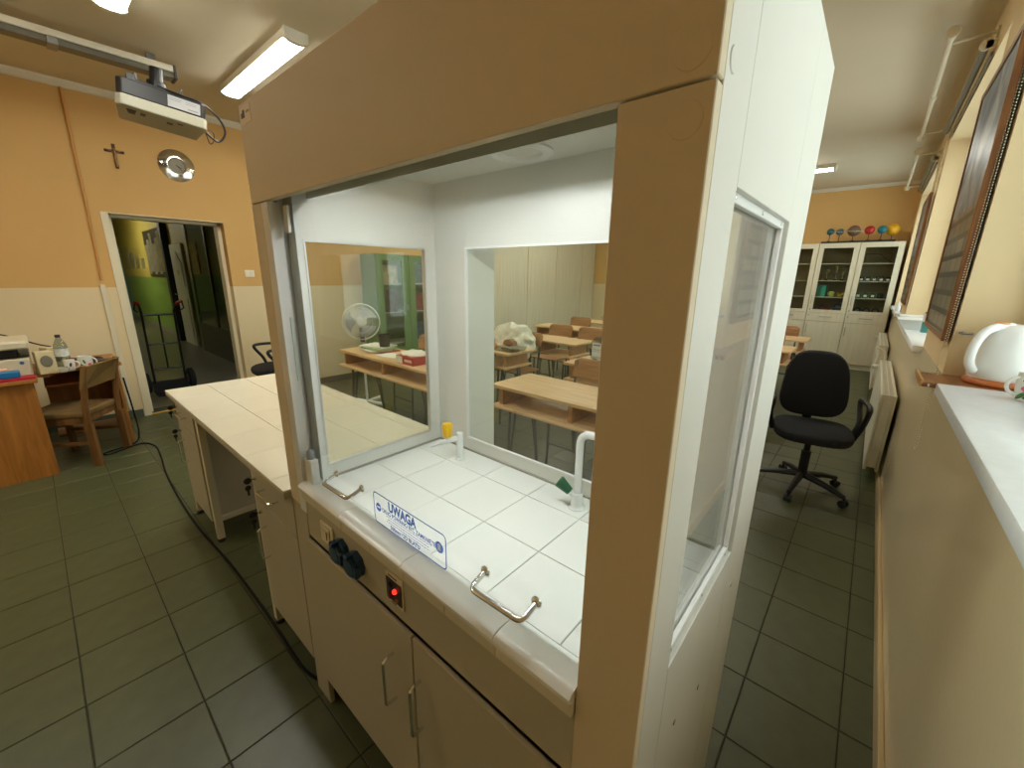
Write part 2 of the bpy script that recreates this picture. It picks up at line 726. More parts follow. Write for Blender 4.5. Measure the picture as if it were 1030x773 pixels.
# ------------------------------------------------------------------ fume hood
HX0, HX1, HY0, HYB, HZ = -1.315, -0.14, 0.437, 1.13, 1.91
hood = thing('fume_hood', 'large white and beige laboratory fume hood with glass sash and white tiled counter', 'fume hood',
             ((HX0 + HX1) / 2, 0.78, 0))
B = lambda *a, **k: MB().box(*a, **k)
P('front_panel', B(HX0, HX1, HY0, .455, 1.677, HZ, bev=.0012), beige, hood)['label'] = 'wide beige panel above the sash'
P('front_panel', B(HX0, -1.251, HY0, .455, .792, 1.674, bev=.0012), beige, hood)
P('front_panel', B(-.237, HX1, HY0, .455, 0.0, 1.674, bev=.0012), beige, hood)
P('sash_channel', B(-1.25, -1.207, HY0, .468, .778, 1.674, bev=.001), alu_w, hood)
P('sash_channel', B(-1.25, -1.225, .4685, .4845, .80, 1.79), alu_w, hood)
gs = mat('greenish_strip', (206, 220, 210), 0.3)
P('glass_edge_strip', B(-1.2068, -1.2045, .458, .466, 1.20, 1.38), gs, hood)
P('corner_tab', B(-1.19, -1.165, .466, .472, 1.60, 1.665), alu_w, hood)
P('header', B(-1.205, -.165, .524, .53, 1.688, 1.80), inner, hood)
# right side wall, in boards around its window
SY0, SY1, SZ0, SZ1 = .55, .93, .905, 1.602
for a in ((.4555, SY0 - .0008, 0, HZ), (SY0, SY1, SZ1, HZ), (SY1 + .0008, HYB, 0, HZ), (SY0, SY1, 0, SZ0)):
    P('side_panel', B(-.165, HX1, a[0], a[1], a[2], a[3], bev=.0007), white, hood)
sp = P('side_window_glass', B(-.1605, -.1565, SY0, SY1, SZ0, SZ1), glz2, hood)
bead = MB()
for (a0, a1, b0, b1) in ((SY0, SY1, SZ1 - .012, SZ1), (SY0, SY1, SZ0, SZ0 + .012), (SY1 - .012, SY1, SZ0 + .012, SZ1 - .012),
                         (SY0, SY0 + .012, SZ0 + .012, SZ1 - .012)):
    bead.box(-.1565, -.148, a0, a1, b0, b1, bev=.001)
    bead.box(-.1655, -.1605, a0, a1, b0, b1)
P('glazing_bead', bead, alu_w, hood)
for yy in (.58, .74, .90):
    for zz in (SZ1 - .006, SZ0 + .006):
        P('screw', MB().lathe([(0, 0), (.003, 0), (.003, .0015), (0, .002)], (-.148, yy, zz), 10, axis=(1, 0, 0)), chrome, hood)
for (yy, zz, r) in ((.475, 1.70, .012), (1.0, .772, .006), (.806, .628, .006), (.64, .70, .006)):
    P('cover_cap', MB().lathe([(0, 0), (r, 0), (r * .9, .0012), (0, .0014)], (HX1, yy, zz), 14, axis=(1, 0, 0)),
      white if r > .01 else steel, hood)
for zz in (1.702, 1.645):
    P('cover_cap', MB().lathe([(0, 0), (.017, 0), (.0165, .0006), (0, .0008)], (-.165, HY0, zz), 20, axis=(0, -1, 0)), beige, hood)
# left inner wall
LX0, LX1 = -1.196, -1.176
P('left_wall_post', B(-1.25, LX1, .485, .503, .885, 1.80), inner, hood)
P('left_wall_post', B(LX0, LX1, .903, .945, .885, 1.80), inner, hood)
P('left_wall_panel', B(LX0, LX1, .503, .903, 1.587, 1.80), inner, hood)
P('left_wall_rail', B(LX0, LX1, .503, .903, .885, .925), inner, hood)
P('left_window_glass', B(-1.188, -1.184, .503, .903, .925, 1.587), glz2, hood)
lb = MB()
for a in ((.503, .903, 1.581, 1.587), (.503, .903, .925, .931), (.503, .508, .931, 1.581), (.898, .903, .931, 1.581)):
    lb.box(-1.184, -1.174, *a)
P('glazing_bead', lb, alu, hood)
# back wall
P('back_panel', B(LX1, -1.023, .945, .96, .885, 1.80), inner, hood)
P('back_panel', B(-.34, -.165, .945, .96, .885, 1.80), inner, hood)
P('back_panel', B(-1.0225, -.3405, .945, .96, 1.587, 1.80), inner, hood)
P('back_rail', B(-1.0225, -.3405, .945, .96, .885, .931), inner, hood)
P('back_window_glass', B(-1.0225, -.3405, .951, .955, .931, 1.587), glz2, hood)
lb = MB()
for a in ((-1.0225, -.3405, 1.581, 1.587), (-1.0225, -.3405, .931, .936)):
    lb.box(a[0], a[1], .942, .95, a[2], a[3])
lb.box(-1.0225, -1.0155, .942, .95, .936, 1.581)
P('glazing_bead', lb, alu_w, hood)
P('back_fin', B(-1.04, -1.024, .9605, 1.085, .80, 1.80), white, hood)
P('base_trim', B(LX1, -.165, .939, .945, .885, .891).box(LX1, LX1 + .006, .503, .939, .885, .891),
  mat('grey_seal', (150, 146, 136), .6), hood)
# inner ceiling with vent and lamp
P('inner_ceiling', B(LX0, -.165, .53, .96, 1.79, 1.80), inner, hood)
P('vent_collar', MB().lathe([(.052, 0), (.078, 0), (.08, -.006), (.07, -.011), (.055, -.008), (.052, 0)], (-.70, .83, 1.79), 32),
  alu_w, hood, True)
hl = P('hood_lamp', B(-1.13, -.22, .565, .568, 1.732, 1.79).box(-1.13, -.22, .645, .648, 1.742, 1.79).box(-1.13, -.22, .568, .645, 1.787, 1.79)
       .box(-1.13, -1.127, .568, .645, 1.742, 1.787).box(-.223, -.22, .568, .645, 1.742, 1.787), alu_w, hood)
P('tube', B(-.95, -.36, .574, .601, 1.7455, 1.749, bev=.001), emit('hood_tube', (248, 250, 250), HOODLAMP), hl)
# upper casing
P('top_panel', B(HX0, -.166, .4555, HYB, HZ - .016, HZ), white, hood)
P('casing_panel', B(HX0, HX0 + .016, .4555, HYB, 1.677, HZ - .0165), white, hood)
P('casing_panel', B(HX0 + .017, -.166, HYB - .016, HYB, 1.80, HZ - .0165), white, hood)
st = P('maker_label', B(-1.306, -1.236, HY0 - .0008, HY0, 1.862, 1.902), mat('label_paper', (226, 208, 176), .6), hood)
P('print', B(-1.30, -1.276, HY0 - .0012, HY0 - .0008, 1.876, 1.888).box(-1.29, -1.276, HY0 - .0012, HY0 - .0008, 1.885, 1.893),
  mat('dark_print', (50, 42, 36), .6), st)
P('print', B(-1.266, -1.243, HY0 - .0012, HY0 - .0008, 1.884, 1.888), mat('grey_print', (150, 130, 100), .6), st)

# lower carcass
P('front_panel', B(HX0, -1.216, .439, .455, 0.0, .788, bev=.001), cabw, hood)
P('carcass_side', B(HX0, HX0 + .018, .4555, 1.10, 0, .80), cabw, hood)
P('carcass_bottom', B(HX0 + .0185, -.166, .4555, 1.10, .118, .134), cabw, hood)
P('carcass_back', B(HX0 + .0185, -.166, 1.085, 1.10, .134, .80), cabw, hood)
P('worktop_board', B(HX0, -.166, .44, 1.10, .80, .834), cabw, hood)
P('worktop_bed', B(-1.205, -.166, .44, .96, .834, .876), grout, hood)
apron = P('control_panel', B(-1.2155, -.2375, .441, .455, .698, .834), cabw, hood)
sw = mat('switch_cream', (226, 214, 184), .4)
P('light_switch', B(-1.112, -1.038, .434, .441, .733, .80, bev=.003), sw, apron)
P('switch_rocker', B(-1.10, -1.05, .430, .434, .742, .79, bev=.002), sw, apron)
P('rocker_slot', B(-1.066, -1.061, .4288, .430, .756, .78), mat('slot_brown', (110, 92, 66), .6), apron)
blue = mat('navy_plastic', (22, 60, 92), .4)
for cx in (-.988, -.91):
    s = P('power_socket', MB().lathe([(0, 0), (.036, 0), (.036, .012), (.033, .017), (0, .017)], (cx, .441, .757), 8, axis=(0, -1, 0)), blue, apron, False)
    P('socket_lid', MB().lathe([(0, .017), (.029, .017), (.029, .026), (.025, .030), (0, .031)], (cx, .441, .757), 24, axis=(0, -1, 0)).box(
        cx - .010, cx + .010, .405, .424, .783, .795, bev=.002), blue, s)
    P('lid_tab', B(cx + .024, cx + .038, .412, .426, .738, .772, bev=.002), blue, s)
md = P('switch_module', B(-.769, -.702, .437, .441, .731, .815, bev=.001), mat('module_label', (222, 206, 176), .5), apron)
P('faceplate', B(-.766, -.705, .4352, .437, .742, .800), mat('module_black', (18, 16, 18), .3), md)
P('red_light', MB().lathe([(0, 0), (.0065, 0), (.0065, .004), (.004, .007), (0, .008)], (-.728, .4352, .776), 16, axis=(0, -1, 0)),
  emit('red_indicator', (255, 60, 45), 1.5), md)
P('push_button', MB().lathe([(0, 0), (.009, 0), (.008, .006), (0, .007)], (-.748, .4352, .756), 16, axis=(0, -1, 0)),
  mat('red_button', (110, 24, 20), .4), md)
P('push_button', MB().lathe([(0, 0), (.008, 0), (.007, .005), (0, .006)], (-.748, .4352, .785), 16, axis=(0, -1, 0)), black, md)
P('push_button', MB().lathe([(0, 0), (.005, 0), (.004, .004), (0, .005)], (-.722, .4352, .754), 12, axis=(0, -1, 0)),
  mat('amber_button', (150, 90, 40), .4), md)
for a in ((-.758, -.722, .806, .809), (-.75, -.73, .734, .7365)):
    P('lettering', B(a[0], a[1], .4362, .437, a[2], a[3]), mat('dark_print2', (70, 60, 50), .6), md)
for (x0, x1, hx) in ((-1.213, -.668, -.748), (-.662, -.2405, -.638)):
    d = P('cupboard_door', B(x0, x1, .430, .4405, .137, .690, bev=.0012), cabw, hood)
    P('handle', MB().tube(bow((hx, .430, .44), (hx, .430, .585), (0, -.03, 0)), .0045, 8), chrome, d, True)
# tiled worktop
cols = [-1.176, -1.01, -.835, -.657, -.48, -.302, -.166]
rows = [.4875, .661, .836, .944]
cache = {}


def place_tile(parent, x0, x1, y0, y1, z, m, h=.009, g=.0022):
    k = (round(x1 - x0, 4), round(y1 - y0, 4), m.name, h)
    if k not in cache:
        cache[k] = tile_mesh('tile', x1 - x0 - g, y1 - y0 - g, h, m, .0009)
    rl = root_loc(parent)
    return link('tile', cache[k], parent, (x0 - rl.x + g / 2, y0 - rl.y + g / 2, z - rl.z))


for i in range(len(cols) - 1):
    for j in range(len(rows) - 1):
        place_tile(hood, cols[i], cols[i + 1], rows[j], rows[j + 1], .885, ctile)
bn = [-1.206, -.962, -.679, -.40, -.2375]
for a, b in zip(bn[:-1], bn[1:]):
    prof = [(.4862, .876), (.4862, .886), (.450, .889), (.436, .8885), (.426, .885), (.4205, .879), (.420, .872), (.4235, .8685), (.44, .8685), (.44, .876)]
    P('edge_tile', MB().prism(prof, 'x', a + .001, b - .001), ctile, hood, True)
en = [-1.206, -1.104, -.962, -.82, -.679, -.54, -.40, -.2375]
etile = mat('apron_tile', (214, 206, 184), .3, rnd=.02)
for a, b in zip(en[:-1], en[1:]):
    P('apron_tile', B(a + .001, b - .001, .4285, .4395, .8365, .8665, bev=.001), etile, hood)
# sash
sash = P('sash_glass', B(-1.204, -.2, .474, .479, .888, 1.80), sash_g, hood)
for (a, b) in ((-1.055, -.918), (-.467, -.344)):
    P('sash_handle', MB().tube(bow((a, .474, .953), (b, .474, .958), (0, -.042, -.012), .014, 5), .0055, 10)
      .lathe([(0, 0), (.011, 0), (.011, .003), (.007, .006)], (a, .474, .953), 14, axis=(0, -1, 0))
      .lathe([(0, 0), (.011, 0), (.011, .003), (.007, .006)], (b, .474, .958), 14, axis=(0, -1, 0)), chrome, sash, True)
# warning print on the sash
SX0, SX1, SZb, SZt = -.862, -.584, .8895, .9735
yS = .4734
bl = MB()


def ribbon(mb, pts, w, y):
    n = len(pts)
    o = []
    for i in range(n):
        a, b = Vector(pts[i - 1]), Vector(pts[(i + 1) % n])
        d = (b - a).normalized()
        nn = Vector((-d.y, d.x)) * w / 2
        p = Vector(pts[i])
        o.append((mb.bm.verts.new((p.x + nn.x, y, p.y + nn.y)), mb.bm.verts.new((p.x - nn.x, y, p.y - nn.y))))
    for i in range(n):
        j = (i + 1) % n
        mb.bm.faces.new((o[i][0], o[j][0], o[j][1], o[i][1]))


rr = .010
pts = []
for (cx, cz, a0) in ((SX1 - rr, SZt - rr, 0), (SX0 + rr, SZt - rr, PI / 2), (SX0 + rr, SZb + rr, PI), (SX1 - rr, SZb + rr, 1.5 * PI)):
    for k in range(6):
        t = a0 + PI / 2 * k / 5
        pts.append((cx + rr * math.cos(t), cz + rr * math.sin(t)))
ribbon(bl, pts, .0031, yS)
ux = lambda u: SX0 + u * (SX1 - SX0)
uz = lambda v: SZb + v * (SZt - SZb)
tx = dict(right=(1, 0, 0), up=(0, 0, 1))
flat_text(bl, 'UWAGA', .035, (ux(.43), yS, uz(.77)), (1, 0, 0), (0, 0, 1), .82, .0016)
flat_text(bl, 'OKNO POWINNO BYĆ ZAMKNIĘTE', .0160, (ux(.50), yS, uz(.53)), (1, 0, 0), (0, 0, 1), .80, .0005)
flat_text(bl, '500mm OD BLATU', .0160, (ux(.46), yS, uz(.12)), (1, 0, 0), (0, 0, 1), .9, .0004)
for k, (a, b) in enumerate(((.19, .80), (.21, .79), (.19, .80))):
    x = ux(a)
    while x < ux(b):
        w = random.uniform(.004, .011)
        bl.box(x, min(x + w, ux(b)), yS, yS + .0002, uz(.41 - k * .085), uz(.41 - k * .085) + .0016)
        x += w + .0022


def disc(mb, cx, cz, r, y, n=24, hole=0):
    vs_ = [mb.bm.verts.new((cx + r * math.cos(2 * PI * k / n), y, cz + r * math.sin(2 * PI * k / n))) for k in range(n)]
    mb.bm.faces.new(vs_)


disc(bl, ux(.072), uz(.55), .0115, yS)
disc(bl, ux(.92), uz(.56), .0135, yS)
fb = mat('sign_blue', (66, 104, 200), .5)
nt_ = fb.node_tree
tr_ = nt_.nodes.new('ShaderNodeBsdfTransparent')
tr_.inputs[0].default_value = lin((104, 140, 224))
mx_ = nt_.nodes.new('ShaderNodeMixShader')
mx_.inputs[0].default_value = .3
nt_.links.new(tr_.outputs[0], mx_.inputs[1])
nt_.links.new(nt_.nodes['Principled BSDF'].outputs[0], mx_.inputs[2])
nt_.links.new(mx_.outputs[0], nt_.nodes['Material Output'].inputs[0])
sg = P('warning_print', bl, fb, sash)
sg['label'] = 'blue UWAGA warning print on the glass'
ic = MB()
ic.box(ux(.072) - .007, ux(.072) + .007, yS - .0003, yS - .0001, uz(.55) - .0015, uz(.55) + .0025)
ic.box(ux(.92) - .004, ux(.92) + .004, yS - .0003, yS - .0001, uz(.56) - .008, uz(.56) + .003)
for k, dx in enumerate((-.0033, -.0011, .0011, .0033)):
    ic.box(ux(.92) + dx - .0008, ux(.92) + dx + .0008, yS - .0003, yS - .0001, uz(.56) + .003, uz(.56) + .007 + .002 * (k in (1, 2)))
P('icon_print', ic, mat('sign_white', (236, 238, 240), .5), sash)
# sash lock on the left
lk = P('sash_lock', B(-1.2, -1.158, .446, .470, .889, .966, bev=.002), alu_w, hood)
P('lock_cap', MB().lathe([(0, 0), (.0125, 0), (.0118, .006), (.0098, .024), (.007, .028), (.0055, .026), (0, .026)], (-1.179, .458, .966), 20),
  mat('grey_cap', (150, 156, 158), .4), lk, True)
# gas tap and water tap
tapw = mat('white_enamel', (226, 228, 226), .25)
t1 = P('gas_tap', MB().lathe([(0, 0), (.0165, 0), (.0165, .004), (.0125, .007), (.0118, .09), (.0105, .097), (0, .099)], (-.982, .871, .885), 24)
       .cyl((-.982, .871, .963), (-1.024, .820, .948), .0095, .008, 14).cyl((-1.024, .820, .948), (-1.045, .795, .936), .0062, .0042, 12)
       .cyl((-1.008, .839, .955), (-1.008, .839, .972), .007, n=12), tapw, hood, True)
kn = MB()
prof = []
for k in range(24):
    t = 2 * PI * k / 24
    r = .0165 + (.0016 if k % 4 < 2 else -.001)
    prof.append((r * math.cos(t), r * math.sin(t)))
kb = [kn.bm.verts.new((-1.008 + x * .78, .839 + y * .78, .970)) for x, y in prof]
km = [kn.bm.verts.new((-1.008 + x, .839 + y, .998)) for x, y in prof]
kt = [kn.bm.verts.new((-1.008 + x * .93, .839 + y * .93, 1.016)) for x, y in prof]
for A_, B_ in ((kb, km), (km, kt)):
    for k in range(24):
        kn.bm.faces.new((A_[k], A_[(k + 1) % 24], B_[(k + 1) % 24], B_[k]))
kn.bm.faces.new(kb[::-1])
kn.bm.faces.new(kt)
P('knob', kn, mat('gas_yellow', (236, 186, 20), .4), t1)
t2 = MB().lathe([(0, 0), (.0235, 0), (.0235, .003), (.02, .006), (.0165, .012), (.0155, .045), (.0125, .047)], (-.516, .879, .885), 24)
pts = [(-.516, .879, .92), (-.516, .879, 1.07)] + [tuple(v) for v in arc((-.486, .879, 1.075), .03, PI, PI / 2, 6, (1, 0, 0), (0, 0, 1))] + \
      [(-.44, .879, 1.106), (-.40, .86, 1.106), (-.385, .85, 1.095), (-.382, .848, 1.07)]
t2.tube(pts, .0105, 12)
t2.cyl((-.516, .879, .915), (-.540, .872, .932), .009, n=12)
t2 = P('water_tap', t2, tapw, hood, True)
P('knob', MB().cyl((-.536, .873, .929), (-.566, .864, .953), .0115, .0175, 20).cyl((-.566, .864, .953), (-.568, .8634, .9545), .0175, .015, 20),
  mat('tap_green', (20, 84, 50), .3), t2, True)

# ------------------------------------------------------------------ lab bench left of the hood
BX0, BX1, BY0, BY1, BZ = -3.05, -1.318, .415, 1.10, .82
bench = thing('lab_bench', 'long cream tiled lab bench attached to the left of the hood', 'bench', ((BX0 + BX1) / 2, .76, 0))
P('worktop', B(BX0, BX1, BY0, BY1, .79, .812, bev=.001), cabw, bench)
bx = [-3.05, -2.78, -2.51, -2.24, -1.97, -1.70, -1.43, BX1]
by = [BY0, .617, .824, 1.03, BY1]
for i in range(len(bx) - 1):
    for j in range(len(by) - 1):
        place_tile(bench, bx[i], bx[i + 1], by[j], by[j + 1], BZ, btile, .0078, .0018)
ff = mat('frame_paint', (206, 198, 176), .45)
for x in (-3.04, -2.605, -1.755):
    for y in (.447, 1.05):
        lg = P('leg', B(x, x + .035, y, y + .035, .02, .79, bev=.002), ff, bench)
        P('foot', MB().lathe([(0, 0), (.02, 0), (.02, .012), (.012, .02), (0, .02)], (x + .0175, y + .0175, 0), 16), black, lg)
for y in (.455, 1.06):
    P('rail', B(-2.57, -1.755, y, y + .02, .75, .789), ff, bench)
for x in (-2.60, -1.75):
    P('rail', B(x, x + .025, .4825, 1.0495, .125, .15), ff, bench)


def key_lock(parent, x, z, key):
    lk_ = P('lock', MB().lathe([(0, 0), (.008, 0), (.008, .006), (.005, .008), (0, .008)], (x, .440, z), 14, axis=(0, -1, 0)), chrome, parent)
    kb_ = MB()
    kb_.tube([(x, .434, z), (x, .418, z)], .002, 6)
    kb_.lathe([(0, -.003), (.013, -.003), (.013, .003), (0, .003)], (x, .408, z), 14, axis=(1, 0, 0))
    if key:
        kb_.lathe([(0, -.002), (.011, -.002), (.011, .002), (0, .002)], (x + .004, .406, z - .028), 12, axis=(1, .3, 0))
        kb_.box(x + .0025, x + .0055, .402, .409, z - .058, z - .038)
    P('key', kb_, black, parent)


def base_cabinet(x0, x1, label, hinge):
    t = thing('base_cabinet', label, 'cabinet', ((x0 + x1) / 2, .7, .125))
    zb, zt, yb = .125, .785, 1.04
    body = MB()
    body.box(x0, x0 + .016, .4585, yb, zb, zt).box(x1 - .016, x1, .4585, yb, zb, zt)
    body.box(x0 + .016, x1 - .016, .4585, yb, zb, zb + .016).box(x0 + .016, x1 - .016, .4585, yb, zt - .016, zt)
    body.box(x0 + .016, x1 - .016, yb - .012, yb, zb + .016, zt - .016)
    P('body', body, cabw, t)
    dz = .632
    dr = P('drawer', B(x0 + .001, x1 - .001, .440, .458, dz + .002, zt, bev=.001), cabw, t)
    cx = (x0 + x1) / 2
    P('handle', MB().tube(bow((cx - .07, .440, .715), (cx + .06, .440, .715), (0, -.03, 0)), .0042, 8), chrome, dr, True)
    key_lock(dr, x0 + .05, .735, True)
    do = P('door', B(x0 + .001, x1 - .001, .440, .458, zb - .003, dz - .002, bev=.001), cabw, t)
    hx = x0 + .075
    P('handle', MB().tube(bow((hx, .440, .40), (hx, .440, .535), (0, -.03, 0)), .0042, 8), chrome, do, True)
    key_lock(do, x0 + .05, .59, True)
    return t


base_cabinet(-3.0, -2.612, 'cream base cabinet with hanging keys under the far end of the bench', 0)
base_cabinet(-1.715, -1.325, 'cream base cabinet with keys under the bench next to the hood', 0)

# cable on the floor from the computer desk to the bench
pts = [(-4.78, .395, .60), (-4.77, .41, .30), (-4.76, .41, .08), (-4.74, .36, .008), (-4.66, .17, .006), (-4.60, .20, .006), (-4.70, .40, .006), (-4.55, .475, .006), (-4.25, .465, .006),
       (-3.8, .426, .006), (-3.19, .405, .006), (-2.75, .408, .006), (-2.34, .430, .006), (-1.92, .436, .006), (-1.69, .434, .006), (-1.43, .43, .006), (-1.33, .45, .006)]
solo('power_cable', MB().tube(smooth_path(pts, 8), .006, 8), mat('cable_rubber', (20, 20, 20), .8, spec=.2), 'black cable winding over the floor along the bench', 'cable', None, True)

# ------------------------------------------------------------------ ceiling lamps
diff = emit('lamp_diffuser', (253, 251, 238), LAMP)


def lamp(x, y, label, w=1.4):
    t = thing('ceiling_lamp', label, 'lamp', (x, y, ZC - .075), 0, 'fluorescent ceiling lamps')
    L('housing', MB().box(-w / 2, w / 2, -.078, .078, .022, .074, bev=.004), corn, t)
    pr = [(-.07, .0215), (-.068, .014), (-.045, .003), (0, 0), (.045, .003), (.068, .014), (.07, .0215)]
    L('diffuser', MB().prism(pr, 'x', -w / 2 + .03, w / 2 - .03), diff, t, True)
    for s in (-1, 1):
        a, b = sorted((s * (w / 2 - .03), s * (w / 2 + .004)))
        L('end_cap', MB().prism([(-.08, .074), (-.08, .016), (-.046, -.001), (0, -.005), (.046, -.001), (.08, .016), (.08, .074)], 'x', a, b), corn, t)
    return t


for x, y, lb_ in ((-3.96, 1.5, 'lit fluorescent ceiling lamp just above the left end of the hood'),
                  (-3.08, .63, 'lit ceiling lamp cut off by the top edge of the photo'),
                  (-3.5, -1.0, 'added unseen ceiling lamp above the front of the room, left of the camera'),  # unseen lamp, added to brighten the hood's front panel
                  (-4.2, 6.9, 'added unseen ceiling lamp in the far corner behind the hood'),  # out of view, put in to lift the pale wall panels
                  (-1.42, 7.75, 'lit ceiling lamp far back, above the glass-fronted cabinets'),
                  (-1.45, 4.5, 'ceiling lamp over the rows of desks by the windows'),
                  (-4.2, 4.5, 'ceiling lamp over the rows of desks by the cladding')):
    lamp(x, y, lb_)

# ------------------------------------------------------------------ projector on its arm
pj = thing('ceiling_rail', 'long ceiling rail carrying the projector near the door wall', 'rail', (-4.45, .2, 2.95))
P('rail', B(-4.52, -4.40, -1.5, 1.06, 2.985, 3.03, bev=.004), mat('rail_lamplit', (232, 226, 206), .4), pj)  # top strip paler: ceiling lamplight put into its colour
P('rail_profile', B(-4.51, -4.41, -1.5, 1.045, 2.945, 2.985, bev=.003), mat('rail_grey', (120, 116, 104), .4, .5), pj)
for yy in (.38, -.6):
    P('clamp', B(-4.525, -4.395, yy, yy + .05, 2.938, 2.985, bev=.003), steel, pj)
P('end_cap', B(-4.525, -4.395, 1.045, 1.066, 2.94, 3.035, bev=.004), mat('rail_cap', (70, 66, 60), .5), pj)
P('wall_plate', B(-4.6, -4.32, -1.598, -1.5, 2.8, 3.05, bev=.004), steel, pj)
for yy in (-1.2, .9):
    P('ceiling_bracket', B(-4.48, -4.44, yy, yy + .05, 3.03, 3.08), steel, pj)
pr = thing('projector', 'grey and black short-throw projector hanging below the ceiling rail', 'projector', (-4.33, .90, 2.585), R(-6))
pr.scale = (1.15, 1.15, 1.15)
pr.rotation_euler.x = R(-7)
body = [(-.19, -.205), (.13, -.225), (.165, -.20), (.165, .205), (.13, .225), (-.19, .205)]
L('casing', MB().prism(body, 'z', .0, .065, .008), mat('projector_grey', (166, 163, 146), .45), pr)
L('upper_casing', MB().prism([(-.185, -.2), (.128, -.218), (.158, -.195), (.158, .198), (.128, .218), (-.185, .2)], 'z', .0655, .155, .006), black, pr)
lb_ = L('info_label', MB().box(.1585, .1595, .02, .185, .075, .14), mat('label_white', (170, 170, 172), .5), pr)
L('print', MB().box(.1596, .16, .03, .09, .125, .128).box(.1596, .16, .03, .085, .115, .118).box(.1596, .16, .11, .17, .125, .128)
  .box(.1596, .16, .11, .165, .115, .118).box(.1596, .16, .12, .175, .085, .092), mat('label_grey', (130, 130, 134), .6), lb_)
L('lens_recess', MB().prism([(.02, -.165), (.10, -.175), (.10, -.13), (.02, -.135)], 'z', -.004, .0), black, pr)
L('vent', MB().box(.04, .09, -.11, -.085, -.003, .0).box(.03, .07, .02, .05, -.003, 0).box(.09, .11, .07, .1, -.003, 0), mat('vent_grey', (90, 88, 80), .6), pr)
mt_ = L('mount_bracket', MB().box(-.12, .1, -.14, .1, .165, .185, bev=.004).box(-.11, -.07, -.12, .08, .155, .17).box(.05, .09, -.12, .08, .155, .17)
        .cyl((-.01, -.02, .185), (-.01, -.02, .235), .05, n=18).cyl((-.01, -.02, .235), (-.01, -.02, .32), .035, n=18).box(-.14, .12, -.17, -.13, .16, .2, bev=.004), blackm, pr)
L('clip', MB().cyl((.06, -.12, .185), (.075, -.13, .225), .009, n=8).cyl((.06, .09, .185), (.075, .1, .22), .009, n=8), steel, mt_)
L('cable', MB().tube(smooth_path([(.08, -.02, .19), (.12, .1, .17), (.12, .2, .165), (.07, .3, .12), (.04, .34, .05), (.03, .30, -.02), (.05, .222, .015)], 8), .0065, 8), black, pr, True)
L('cable', MB().tube(smooth_path([(.05, .222, .03), (.03, .27, .03), (.03, .275, -.02), (.04, .25, -.05), (.06, .222, .02)], 8), .003, 6), black, pr, True)

# ------------------------------------------------------------------ on the left wall
cr = thing('crucifix', 'small wooden crucifix hung on the orange wall', 'crucifix', (XL, .765, 2.45))
cwm = mat('crucifix_wood', (84, 46, 22), .5)
P('cross', B(XL, XL + .012, .753, .777, 2.43, 2.64, bev=.002).box(XL, XL + .0125, .695, .835, 2.565, 2.588, bev=.002), cwm, cr)
P('figure', MB().tube([(XL + .018, .765, 2.585), (XL + .02, .765, 2.55), (XL + .02, .763, 2.51), (XL + .018, .768, 2.47), (XL + .016, .765, 2.445)], [.006, .009, .008, .007, .005], 8)
  .tube([(XL + .016, .71, 2.588), (XL + .018, .74, 2.572), (XL + .018, .765, 2.566), (XL + .018, .79, 2.572), (XL + .016, .82, 2.588)], .004, 6)
  .sphere((XL + .02, .763, 2.594), .009, u=10, v=6), mat('crucifix_metal', (170, 130, 84), .35, .6), cr, True)
ck = thing('wall_clock', 'round clock with a wide polished steel rim on the orange wall', 'clock', (XL, 1.225, 2.4))
P('rim', MB().lathe([(.066, .012), (.075, .026), (.085, .026), (.15, .008), (.152, .004), (.15, 0), (.066, 0)], (XL, 1.225, 2.54), 48, axis=(1, 0, 0)),
  mat('polished_steel', (214, 210, 200), .12, 1.0), ck, True)
P('dial', MB().lathe([(0, .014), (.066, .014), (.066, .002), (0, .002)], (XL, 1.225, 2.54), 36, axis=(1, 0, 0)),
  mat('dial_silver', (150, 142, 122), .5), ck)
P('hand', B(XL + .015, XL + .017, 1.222, 1.228, 2.535, 2.58, rot=Matrix.Rotation(R(-125), 3, 'X'), piv=(XL, 1.225, 2.54)), black, ck)
P('hand', B(XL + .0175, XL + .019, 1.223, 1.227, 2.53, 2.60, rot=Matrix.Rotation(R(-140), 3, 'X'), piv=(XL, 1.225, 2.54)), black, ck)
solo('wall_pipe', MB().tube([(XL + .012, .50, 3.02), (XL + .012, .49, 2.0), (XL + .012, .475, 1.4)], .011, 10),
     mat('pipe_orange', (200, 146, 78), .5), 'thin orange painted pipe running down the wall left of the door', 'pipe', None, True)
solo('cable_duct', B(XL, XL + .022, .452, .492, .10, 1.36, bev=.003), mat('duct_white', (222, 212, 184), .5),
     'cream cable duct on the lower wall left of the doorway', 'duct')
lsw = thing('light_switch', 'double light switch on the wall right of the doorway', 'switch', (XL, 1.75, 1.44))
P('plate', B(XL, XL + .012, 1.70, 1.80, 1.44, 1.52, bev=.003), mat('switch_white', (236, 228, 204), .4), lsw)
P('rocker', B(XL + .012, XL + .017, 1.712, 1.748, 1.452, 1.508, bev=.002), MATS['switch_white'], lsw)
P('rocker', B(XL + .012, XL + .017, 1.752, 1.788, 1.452, 1.508, bev=.002), MATS['switch_white'], lsw)
ws = thing('wall_socket', 'small wall socket seen through the left hood glass', 'socket', (XL, 2.36, 1.32))
P('plate', B(XL, XL + .012, 2.33, 2.41, 1.32, 1.40, bev=.003), MATS['switch_white'], ws)
P('insert', MB().lathe([(0, 0), (.024, 0), (.024, .003), (.02, .003), (.019, .001), (0, .001)], (XL + .012, 2.37, 1.36), 18, axis=(1, 0, 0)), MATS['switch_white'], ws)

